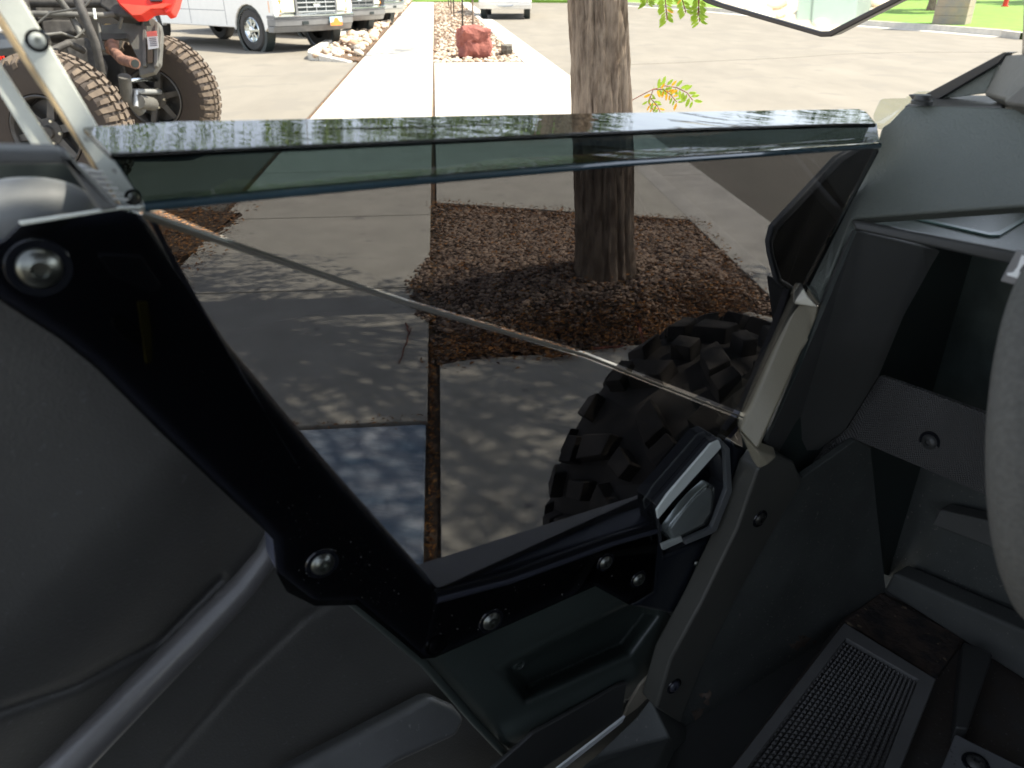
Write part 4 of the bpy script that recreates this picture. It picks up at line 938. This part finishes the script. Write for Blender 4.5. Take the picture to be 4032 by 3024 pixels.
# --- the rest of the body (it shades the cabin): roof, floor, seats, far side, bonnet
b = MB(); b.prism([V(1.55,.36,1.72), V(1.55,-1.25,1.72), V(-.25,-1.15,1.76), V(-.25,.36,1.76)], (0,0,.03)); b.build('roof', 'plastic', car, bevel=.01)
b = MB(); b.prism([V(1.1,.5,.40), V(1.1,-1.15,.40), V(-1.2,-1.15,.40), V(-1.2,.5,.40)], (0,0,-.05)); b.build('belly_pan', 'plastic', car, bevel=.01)
b = MB(); b.prism([V(1.10,-1.15,.36), V(-.5,-1.15,.36), V(-.5,-1.15,1.55), V(1.10,-1.15,1.72)], -LV*.04); b.build('passenger_side_blocker', 'plastic', car, bevel=.01)  # unseen far side, closed up to the roof to block reflections in the panel
for l in (0, -.62):
    b = MB(); b.prism([V(-.25,l-.24,.62), V(-.25,l+.24,.62), V(-.75,l+.24,.58), V(-.75,l-.24,.58)], (0,0,-.16))
    b.prism([V(-.62,l-.24,.62), V(-.62,l+.24,.62), V(-.86,l+.20,1.35), V(-.86,l-.20,1.35)], -FV*.12); b.build('seat', 'plastic', car, bevel=.04, seg=4)
b = MB(); b.prism([V(.84,-1.1,.75), V(.84,.2,.75), V(.84,.2,1.05), V(.84,-1.1,1.05)], FV*.2); b.build('dashboard', 'plastic', car, bevel=.02)
b = MB(); b.prism([V(1.1,-1.05,1.04), V(1.1,.42,1.04), V(2.0,.25,.80), V(2.0,-.9,.80)], (0,0,-.30)); b.build('bonnet', 'dark_paint', car, bevel=.03, seg=3)
for f, l in ((1.45,.46),(-1.4,.46),(1.42,-1.14),(-1.4,-1.14)):
    b = MB(); lo = V(f*.62 if f > 0 else f, l, 1.05) if f > 0 else V(f, l, .7); b.tube([lo, V(f, l, 1.74)], .022, 10)
    if not (f > 0 and l > 0): b.build('cage_post', 'plastic', car)
for f, l in ((1.5,-1.15),(-1.35,.72),(-1.35,-1.35)):
    t_ = MB(); tread_tyre(t_, wheel_matrix(V(f,l,.325), LV), .325, .27, .17, 13, .024, 'mud'); w_ = link('wheel', None, car); t_.build('tyre', ['rubber','rubber'], w_)
    MB().lathe([(.172,-.10),(.15,-.02),(.05,.02),(0,.03)], 32, wheel_matrix(V(f,l,.325), LV)).build('rim', 'rim_dark', w_)

# ================================================================== red buggy parked ahead on the left
rb = thing('red_buggy', 'red off-road buggy with dusty knobbly tyres and rusty exhaust, its rear towards the sidewalk', 'off-road vehicle', (-3.4, 5.0, 0))
RW = .455
w1 = at(230, 497, 'T', 4.83); w2 = at(636, 372, 'T', 6.15); w1.z = w2.z = RW+.0
ax = Vector((.06, 1, 0)).normalized()
def dirty_wheel(c, sgn):
    wh = link('wheel', None, rb); WM = wheel_matrix(c, ax*sgn) @ Matrix.Diagonal((1,1,1,1)); KM = WM @ Matrix.Scale(1.13, 4)
    t_ = MB(); tread_tyre(t_, WM, RW-.024, .30, .215, 26, .026, 'at'); t_.build('tyre', ['dusty_rubber', 'dusty_tread'], wh, angle=35)
    r_ = MB()
    r_.lathe([(.195,-.125),(.188,-.13),(.178,-.115),(.172,.10),(.190,.115),(.195,.105)], 48, KM)
    r_.lathe([(0,-.02),(.16,-.02),(.175,.0)], 32, KM)
    for k in range(6):
        a = k*math.pi/3+.2; d = Vector((math.cos(a), 0, math.sin(a))); s = Vector((-math.sin(a), 0, math.cos(a)))
        r_.add([d*.045+s*.022+Vector((0,-.085,0)), d*.045-s*.022+Vector((0,-.085,0)), d*.178-s*.016+Vector((0,-.095,0)), d*.178+s*.016+Vector((0,-.095,0)),
                d*.045+s*.022+Vector((0,-.05,0)), d*.045-s*.022+Vector((0,-.05,0)), d*.178-s*.016+Vector((0,-.06,0)), d*.178+s*.016+Vector((0,-.06,0))],
               [(0,1,2,3),(7,6,5,4),(0,4,5,1),(1,5,6,2),(2,6,7,3),(3,7,4,0)], KM)
    r_.build('rim', 'rim_dark', wh)
    h_ = MB(); h_.lathe([(0,-.115),(.03,-.115),(.036,-.10),(.07,-.09),(.07,-.05)], 24, KM); h_.build('hub_cap', 'engine', wh)
    n_ = MB()
    for k in range(5):
        a = k*2*math.pi/5+.5; n_.lathe([(0,-.012),(.008,-.012),(.010,0)], 10, KM @ Matrix.Translation((math.cos(a)*.062, -.09, math.sin(a)*.062)))
    n_.build('wheel_nut', mat('nut_pale_%d' % int(c.y*10), (.65,.62,.5), .3, metal=.6), wh)
    return wh
dirty_wheel(w1, 1); dirty_wheel(w2, 1)
for dx in (-2.7,): 
    dirty_wheel(w1+Vector((dx,0,0)), 1); dirty_wheel(w2+Vector((dx,0,0)), 1)
def rp(u, v, t): return at(u, v, 'T', t*1.14)
def rslab(name, pts, t, m, thick=.03, bevel=.006, parent=None):
    return slab(name, [(pts[0][0], pts[0][1], 'T', t*1.14)] + pts[1:], m, parent or rb, thick, bevel)
def rtube(name, pts, r, m): 
    b = MB(); b.tube([rp(*p) for p in pts], r*1.12, 10); return b.build(name, m, rb, angle=60)
rslab('red_panel', [(430,-40),(700,-40),(688,8),(672,45),(648,52),(640,36),(592,36),(555,60),(520,62),(470,20)], 4.75, 'red', .10, .012)
rslab('red_panel_facet', [(470,12),(520,60),(555,58),(590,34),(640,32),(675,14),(640,12),(585,22),(540,20)], 4.735, mat('red_bright', (.85,.09,.05), .3), .01, .004)
rslab('tail_lamp', [(585,-30),(640,-30),(636,3),(590,4)], 4.73, 'glass', .02, .004)
rslab('rear_shell', [(395,-60),(560,-60),(560,45),(518,66),(450,60),(390,20)], 4.85, 'engine', .2, .02)
gd = rslab('rear_guard', [(395,98),(460,92),(525,62),(600,68),(628,92),(636,130),(628,250),(605,285),(560,296),(548,300),(540,230),(505,160),(470,150),(395,145)], 4.95, 'engine2', .05, .008)
rslab('guard_rib', [(560,72),(575,72),(575,260),(560,262)], 4.93, 'engine2', .03, .005, gd)
rslab('guard_rib', [(610,80),(622,88),(618,260),(604,265)], 4.93, 'engine2', .03, .005, gd)
rslab('guard_slot', [(532,78),(552,80),(552,98),(534,98)], 4.94, 'blackhole', .01, .001, gd)
rslab('guard_slot', [(566,84),(586,80),(592,98),(568,100)], 4.92, 'blackhole', .01, .001, gd)
rslab('guard_window', [(578,140),(600,140),(600,245),(580,248)], 4.925, mat('rusty_window', (.12,.09,.06), .8), .01, .002, gd)
stk = rslab('warning_sticker', [(577,124),(617,122),(625,188),(584,195)], 4.915, 'paper', .002, 0, gd)
rslab('sticker_band', [(577,124),(617,122),(619,141),(579,144)], 4.910, 'sticker_red', .002, 0, stk)
for k, (a_, b_) in enumerate(((150,584),(157,585),(164,586),(171,587),(178,588))):
    rslab('sticker_text', [(b_+3,a_),(b_+30,a_-2),(b_+30,a_+1),(b_+3,a_+3)], 4.908, 'ink', .001, 0, stk)
ex_ = rtube('exhaust_pipe', [(440,170,4.9),(452,205,4.85),(480,235,4.75),(526,248,4.62)], .032, 'rust')
b = MB(); p0_, p1_ = rp(523,247,4.63), rp(532,250,4.60); b.tube([p0_, p1_], .036, 18); b.build('exhaust_tip', 'rust', rb)
b = MB(); b.tube([p1_+(p1_-p0_)*.02, p1_+(p1_-p0_)*.08], .026, 18); b.build('exhaust_bore', 'blackhole', rb)
rtube('muffler', [(440,118,5.05),(440,200,5.0)], .045, 'rust'); rtube('silencer_can', [(437,105,5.0),(437,140,5.0)], .043, 'spring')
rslab('exhaust_strap', [(392,130),(500,130),(500,152),(392,158)], 4.90, 'engine', .02, .004)
for pts, r, m in (([(300,-20,4.6),(330,60,4.6),(375,170,4.7),(400,290,4.8)], .028, 'engine'), ([(220,-20,4.7),(280,60,4.8),(320,140,4.8)], .02, 'engine2'), ([(60,52,4.7),(400,60,4.8),(470,55,4.9)], .018, 'engine2'),
                  ([(60,10,4.9),(440,12,5.0)], .03, 'engine'), ([(150,140,4.5),(240,130,4.6),(300,150,4.7),(340,110,4.7),(330,40,4.7)], .009, 'engine2'), ([(150,90,4.6),(200,50,4.6),(330,30,4.6),(365,-10,4.6)], .007, 'engine2'),
                  ([(480,70,4.8),(470,110,4.85)], .010, 'engine2'), ([(370,35,4.7),(375,75,4.7)], .009, 'silver'), ([(390,90,4.9),(395,160,4.9),(410,200,4.9)], .012, 'engine2'),
                  ([(180,210,4.7),(270,170,4.8),(330,200,4.9)], .022, 'engine'), ([(500,320,5.0),(560,310,5.1),(630,315,5.3)], .016, 'chrome'), ([(530,360,5.0),(630,362,5.3)], .018, 'silver_paint'), ([(545,400,5.0),(600,410,5.2)], .045, 'engine2'), ([(535,358,5.0),(536,420,5.0)], .015, 'silver_paint'), ([(490,300,4.9),(500,380,5.0),(560,440,5.1)], .04, 'engine2')):
    rtube('suspension_link', pts, r, m)
rslab('engine_bay', [(-60,-60),(470,-60),(480,300),(440,420),(250,300),(-60,250)], 5.15, mat('engine_bay_dark', (.03,.027,.023), .9, vscale=20), .6, .02)
rslab('gearbox', [(240,150),(340,140),(390,230),(380,330),(280,290)], 4.95, 'engine', .15, .03)
rslab('airbox', [(150,70),(300,72),(290,130),(170,150)], 4.95, 'engine', .12, .03)
rslab('side_fairing', [(-60,95),(60,92),(70,118),(-60,128)], 4.3, 'white', .1, .01); rslab('rocker_guard', [(-60,128),(75,120),(90,185),(-60,200)], 4.32, mat('bluegrey', (.10,.11,.12), .5), .1, .01)
b = MB(); b.tube([rp(-40+10*math.sin(k*1.57)+k*2.3, 250-k*1.2+ (10 if k%2 else -10), 4.7) for k in range(24)], .009, 6); b.build('red_spring', 'red', rb)
bo = MB(); bo.prism([Vector((-3.5,5.35,1.0)), Vector((-3.5,6.6,1.0)), Vector((-6.4,6.6,1.1)), Vector((-6.4,5.35,1.1))], (0,0,.45)); bo.prism([Vector((-3.3,5.4,.5)), Vector((-3.3,6.6,.5)), Vector((-6.2,6.6,.5)), Vector((-6.2,5.4,.5))], (0,0,.2)); bo.build('chassis', 'engine', rb, bevel=.04)

# ================================================================== parked road vehicles
def road_wheel(parent, c, r, wd_, fy, shiny=True, name='wheel'):
    wh = bpy.data.objects.new(name, None); C.objects.link(wh); wh.parent = parent
    M4 = Matrix.Translation(c) @ (Matrix.Identity(4) if fy < 0 else Matrix.Rotation(math.pi, 4, 'Z'))
    t_ = MB(); t_.lathe([(r*.58,-wd_*.42),(r*.66,-wd_*.5),(r*.90,-wd_*.5),(r*.98,-wd_*.38),(r,-wd_*.2),(r,wd_*.2),(r*.98,wd_*.38),(r*.9,wd_*.5),(r*.6,wd_*.45)], 40, M4); t_.build('tyre', 'tyre', wh, local=True)
    q = MB(); q.lathe([(r*.60,-wd_*.44),(r*.56,-wd_*.48),(r*.50,-wd_*.36),(r*.34,-wd_*.30)], 40, M4)
    for k in range(8):
        a = k*math.pi/4; d = Vector((math.cos(a),0,math.sin(a))); s = Vector((-math.sin(a),0,math.cos(a))); y0, y1 = Vector((0,-wd_*.44,0)), Vector((0,-wd_*.30,0))
        q.add([d*r*.12+s*r*.07+y0, d*r*.12-s*r*.07+y0, d*r*.52-s*r*.045+y0, d*r*.52+s*r*.045+y0, d*r*.12+s*r*.07+y1, d*r*.12-s*r*.07+y1, d*r*.52-s*r*.045+y1, d*r*.52+s*r*.045+y1], [(0,1,2,3),(7,6,5,4),(0,4,5,1),(1,5,6,2),(2,6,7,3),(3,7,4,0)], M4)
    q.lathe([(0,-wd_*.55),(r*.14,-wd_*.53),(r*.2,-wd_*.44)], 24, M4)
    q.build('rim', 'chrome' if shiny else 'silver_paint', wh, local=True)
    MB().lathe([(0,-wd_*.2),(r*.58,-wd_*.2)], 24, M4).build('brake_disc', 'engine', wh, local=True)
    return wh
def extr_side(b, prof, y0, y1, M4=None):
    n_ = len(prof); vs = [(x, y0, z) for x, z in prof]+[(x, y1, z) for x, z in prof]
    b.add(vs, [tuple(range(n_)), tuple(range(2*n_-1,n_-1,-1))]+[(i,i+n_,(i+1)%n_+n_,(i+1)%n_) for i in range(n_)], M4)
def arch(xc, r, n=10): return [(xc + r*math.cos(math.pi*k/n), .37 + r*math.sin(math.pi*k/n)) for k in range(n+1)]
def make_pickup(name, label, loc, heading, body='white', bumper='grey_paint', van=False, rear=False, group=None, plate=True):
    """local frame: x forward, y left, origin on the ground under the front axle"""
    t = thing(name, label, 'van' if van else 'pickup' if not rear else 'van', loc, heading, group)
    Wb, r = 3.55, .385
    b = MB(); b_ = .50
    a1 = arch(0, .47); a2 = arch(-Wb, .47)
    low = [(.66,.52),(.66,.60)] + [(.80,.78),(.82,1.02),(.70,1.10)]
    hood = [(-.62,1.22)]
    cab = ([(-1.25,1.80),(-3.0,1.84),(-3.15,1.22),(-4.75,1.20)] if not van else [(-1.1,1.95),(-4.6,1.98),(-4.75,1.2)])
    prof = [(.66,.50)] + [(.80,.60),(.84,.80),(.80,1.02),(.70,1.10)] + hood + cab + [(-4.8,.52)] + [(x, z) for x, z in reversed(a2)][::-1][::-1] + [(-Wb+.47,.37),(-Wb+.5,.40),(-.5,.40)] + [(x, z) for x, z in reversed(a1)]
    # cut arches: order runs rear to front along the bottom
    bottom = [(-4.8,.52)] + sorted(a2, key=lambda p: p[0]) + [(-Wb+.5,.42), (-.5,.42)] + sorted(a1, key=lambda p: p[0]) 
    prof = [(.66,.50),(.80,.60),(.84,.80),(.80,1.02),(.70,1.10)] + hood + cab + bottom
    sidem = MB()
    extr_side(sidem, prof, -.98, -.86); extr_side(sidem, prof, .86, .98)
    core = [(.60,.62),(.80,.66),(.835,.80),(.79,1.02),(.69,1.095),(-.62,1.215)] + [(x+.005, z-.005) for x, z in cab] + [(-4.78,.62)]
    extr_side(sidem, core, -.862, .862)
    sidem.build('body', body, t, bevel=.02, seg=3, local=True)
    u = MB(); u.box((-2.0,0,.52), (5.2,1.3,.16)); u.build('underside', 'engine', t, local=True)
    for xx in (0, -Wb):
        for yy in (-1, 1): road_wheel(t, (xx, yy*.83, r), r, .24, yy)
    for yy in (-1, 1):
        l_ = MB(); l_.lathe([(.40,-.10),(.475,-.10),(.475,.10)], 24, Matrix.Translation((0, yy*.84, .37))); l_.build('wheel_arch_liner', 'blackhole', t, local=True)
    bp2 = MB()
    nseg = 8
    def curve(y): return .93 - .13*(abs(y)/.98)**2.4
    pts = [(-.99+1.98*k/16) for k in range(17)]
    def ring(z0, z1, o0, o1):
        vs = []
        for y in pts: vs += [(curve(y)+o0, y, z0), (curve(y)+o1, y, z1), (curve(y)-.22+o1*.3, y, z1), (curve(y)-.22, y, z0)]
        n_ = len(pts); fs = []
        for i in range(n_-1):
            for k in range(4): fs.append((i*4+k, i*4+(k+1)%4, (i+1)*4+(k+1)%4, (i+1)*4+k))
        fs += [(0,1,2,3), tuple((n_-1)*4+k for k in (3,2,1,0))]
        bp2.add(vs, fs)
    ring(.36,.47,-.06,.0); ring(.472,.60,.02,.03); ring(.602,.66,.05,.0)
    bo_ = bp2.build('bumper', bumper, t, bevel=.012, local=True)
    if not rear:
        mt_ = MB(); ring_b = [(curve(y)+.052, y, .655) for y in pts] + [(curve(y)-.02, y, .69) for y in reversed(pts)]
        mt_.prism(ring_b, (0,0,-.02)); mt_.build('bumper_top', 'chrome', bo_, local=True)
        g_ = MB(); g_.box((.845,0,.83), (.06,.96,.30)); g_.build('grille', 'blackhole', t, bevel=.01, local=True)
        g_ = MB()
        for z in (.71,.79,.87,.95): g_.box((.885,0,z), (.03,.94,.022))
        for y in (-.24,0,.24): g_.box((.88,y,.83), (.02,.02,.28))
        g_.build('grille_bar', 'silver_paint' if body == 'white' else bumper, t, bevel=.004, local=True)
        fr_ = MB()
        for y in (-.50,.50): fr_.box((.88,y,.83), (.05,.05,.33))
        fr_.box((.88,0,.985), (.05,1.05,.03)); fr_.box((.88,0,.675), (.05,.98,.03)); fr_.build('grille_surround', 'grey_paint', t, bevel=.01, local=True)
        em = MB(); M4 = Matrix.Translation((.905,0,.83)) @ Matrix.Rotation(-math.pi/2, 4, 'Z'); em.lathe([(0,-.012),(.05,-.010),(.058,0)], 24, M4 @ Matrix.Diagonal((1.6,1,.75,1))); em.build('emblem', 'chrome', t, local=True)
        for yy in (-1, 1):
            h_ = MB(); h_.prism([(.86,yy*.54,.71),(.80,yy*.80,.71),(.80,yy*.80,.93),(.86,yy*.54,.95)], (.025,0,0)); h_.build('headlight', 'lamp', t, bevel=.01, local=True)
            am = MB(); am.prism([(.815,yy*.805,.71),(.66,yy*.97,.71),(.66,yy*.97,.91),(.815,yy*.805,.93)], (.02,yy*.02,0)); am.build('turn_signal', 'amber', t, bevel=.01, local=True)
            sl = MB(); sl.box((curve(.42)+.035,yy*.36,.52), (.02,.14,.06)); sl.build('bumper_slot', 'blackhole', bo_, local=True)
    else:
        g_ = MB(); g_.box((.93,0,.83), (.03,1.30,.05)); g_.build('light_bar', 'yellow_paint', t, bevel=.006, local=True)
        g_ = MB(); g_.box((.935,0,.78), (.03,1.32,.045)); g_.build('bumper_slot', 'blackhole', t, bevel=.004, local=True)
        g_ = MB(); g_.tube([(.90,-.38,.52),(.95,-.25,.47),(.97,0,.45),(.95,.25,.47),(.90,.38,.52)], .018, 8); g_.build('tow_loop', 'chrome', t, local=True)
        for yy in (-1,1):
            g_ = MB(); g_.lathe([(0,-.01),(.035,-.008),(.04,0)], 16, Matrix.Translation((.955,yy*.86,.72)) @ Matrix.Rotation(-math.pi/2,4,'Z')); g_.build('reflector', 'grey_paint', t, local=True)
    if plate:
        p_ = MB(); p_.box((curve(.28)+.062, .38, .525), (.012,.32,.16)); pl_ = p_.build('licence_plate', 'plate_blue', t, bevel=.004, local=True)
        x = curve(.28)+.0705
        q_ = MB(); q_.prism([(x,.225,.447),(x,.535,.447),(x,.535,.505),(x,.47,.515),(x,.44,.56),(x,.42,.585),(x,.34,.585),(x,.33,.56),(x,.30,.515),(x,.225,.505)], (.002,0,0)); q_.build('plate_arch_picture', 'plate_orange', pl_, local=True)
    # windows
    for yy in (-1, 1):
        wn = MB(); x_ = [(-.95,1.26),(-1.32,1.72),(-2.9,1.75),(-2.95,1.26)]
        wn.prism([(x, yy*.982, z) for x, z in x_], (0, yy*.004, 0)); wn.build('side_window', 'glass', t, local=True)
    ws = MB(); ws.prism([(-.66,-.80,1.27),(-.66,.80,1.27),(-1.18,.74,1.74),(-1.18,-.74,1.74)], (.02,0,.02)); ws.build('windscreen', 'glass', t, local=True)
    dl = MB()
    for x in (-.72,-1.95,-3.1):
        for yy in (-1, 1): dl.box((x, yy*.981, .82), (.008,.004,.72))
    for yy in (-1,1): dl.box((-1.9, yy*.981, .72), (2.3,.004,.008))
    dl.build('door_gap', 'ink', t, local=True)
    return t
f0 = at(1027, 200, 'Z', -.012); f1 = at(1269, 181, 'Z', -.012)
hx = Vector((.80,-.60,0)); hang = math.atan2(hx.y, hx.x)
ctr = (f0+f1)/2
pk = make_pickup('pickup_truck', 'white pickup truck with grey bumper and orange desert plate parked behind the red buggy', (ctr.x, ctr.y, -.012), hang)
c2 = ctr + SV*4.0 + NV*.45
make_pickup('parked_car', 'black pickup with grey bumper parked just beyond the white pickup', (c2.x, c2.y, -.012), hang+.05, body='dark_paint', bumper='grey_paint', plate=False)
c3 = ctr + SV*8.4 + NV*.8
make_pickup('parked_car', 'dark pickup with silver bumper parked third in the row', (c3.x, c3.y, -.012), hang+.1, body='dark_paint', bumper='silver_paint', plate=False)
c4 = ctr + SV*19 + NV*.2
make_pickup('parked_car', 'yellow fronted dark truck farthest in the parked row', (c4.x, c4.y, -.012), hang+.15, body='yellow_paint', bumper='dark_paint', plate=False)
wv = at(1990, 78, 'Z', ZS)
make_pickup('delivery_van', 'white van standing at the kerb facing down the street', (wv.x+.0, wv.y+1.0, ZS), -math.pi/2-.02, body='white', bumper='white', van=True, rear=True, plate=False)

# ================================================================== stone pillar, hydrant, utility boxes, slope behind us
pb = at(3765, 96, 'Z', .02); t = thing('stone_pillar', 'square stone block pillar on the lawn edge beside the street', 'pillar', (pb.x, pb.y+.3, .02), R_(-38))
b = MB(); cour = 0
for k in range(9):
    w_ = .92 - .006*k; b.box((0,0,.12+k*.24), (w_,w_,.234))
    b.box((0,0,.004+k*.24), (w_-.02,w_-.02,.01))
b.build('masonry', 'stone', t, bevel=.012, local=True); b = MB(); b.box((0,0,2.2), (1.04,1.04,.08)); b.build('capstone', 'kerb_concrete', t, bevel=.015, local=True)
hp = at(3956, 26, 'Z', .02); hy = thing('fire_hydrant', 'small red hydrant on the lawn right of the stone pillar', 'hydrant', hp)
b = MB(); RX = Matrix.Translation(hp) @ frame_from(Vector((0,0,1)), Vector((0,1,0)))
b.lathe([(.0,0),(.17,0),(.17,.04),(.11,.05),(.11,.55),(.15,.56),(.15,.60),(.12,.66),(.06,.74),(.03,.76),(.03,.80),(0,.80)], 20, RX); b.build('barrel', 'red', hy)
b = MB(); b.tube([hp+Vector((-.20,0,.42)), hp+Vector((.20,0,.42))], .055, 12); b.build('side_outlet', 'red', hy)
sl = MB(); s0 = V(-4.2,5.2,0); n1 = 40; ptsS = []
for j in range(n1+1):
    for i in range(n1+1):
        l = .9 + 9*i/n1; f = -3.6 - 9*j/n1
        ptsS.append(V(f, l, -.05 + .85*sstep(j/n1*1.3) + .03*noise.noise((f*2, l*2, 0))))
sl.add(ptsS, [(j*(n1+1)+i, j*(n1+1)+i+1, (j+1)*(n1+1)+i+1, (j+1)*(n1+1)+i) for j in range(n1) for i in range(n1)])
structure(sl.build('rock_slope', mat('pale_slope', (.62,.54,.42), .9), None, angle=80))
rs = MB(); rr = random.Random(31); pl = []
for _ in range(1500):
    i, j = rr.random(), rr.random(); q = V(-3.6-9*j, .9+9*i, -.05+.85*sstep(j*1.3)); pl.append(tuple(q))
stones(rs, pl, .05, .15, rnd=rr); o = rs.build('slope_rocks', mat('pale_stones', (.80,.74,.60), .85, island=True, col2=(.52,.38,.25)), None, angle=180); o['kind'] = 'stuff'; tag(o, 'pale landscape stones covering the slope seen in the side mirror', 'rocks')
def slope_z(q):
    f, l = q.dot(FV), q.dot(LV); return -.05 + .85*sstep((-3.6-f)/9*1.3) if f < -3.6 else ZS
def mirror_hit(u, v):
    p = on_mirror(u, v); d = (p-EYE).normalized(); d = d - 2*d.dot(mn)*mn; t = .5
    while t < 60:
        q = p + d*t
        if q.z < slope_z(q): return q
        t += .05
    return p + d*12
for k, (u_, v_, s_, lab) in enumerate(((3310,78,.50,'pale green utility box seen at the lower tip of the side mirror'),(3230,62,.42,'smaller green utility box beside the other one on the rocky slope'))):
    base = mirror_hit(u_, v_); base.z -= .03; ub = thing('utility_box', lab, 'utility box', base, R_(32))
    b = MB(); b.box((0,0,s_*.45), (s_*.8,s_*.7,s_*.9)); b.build('cabinet', 'box_green', ub, bevel=.02, local=True)
    b = MB(); b.box((0,0,s_*.93), (s_*.86,s_*.76,s_*.06)); b.build('lid', 'box_green', ub, bevel=.015, local=True)
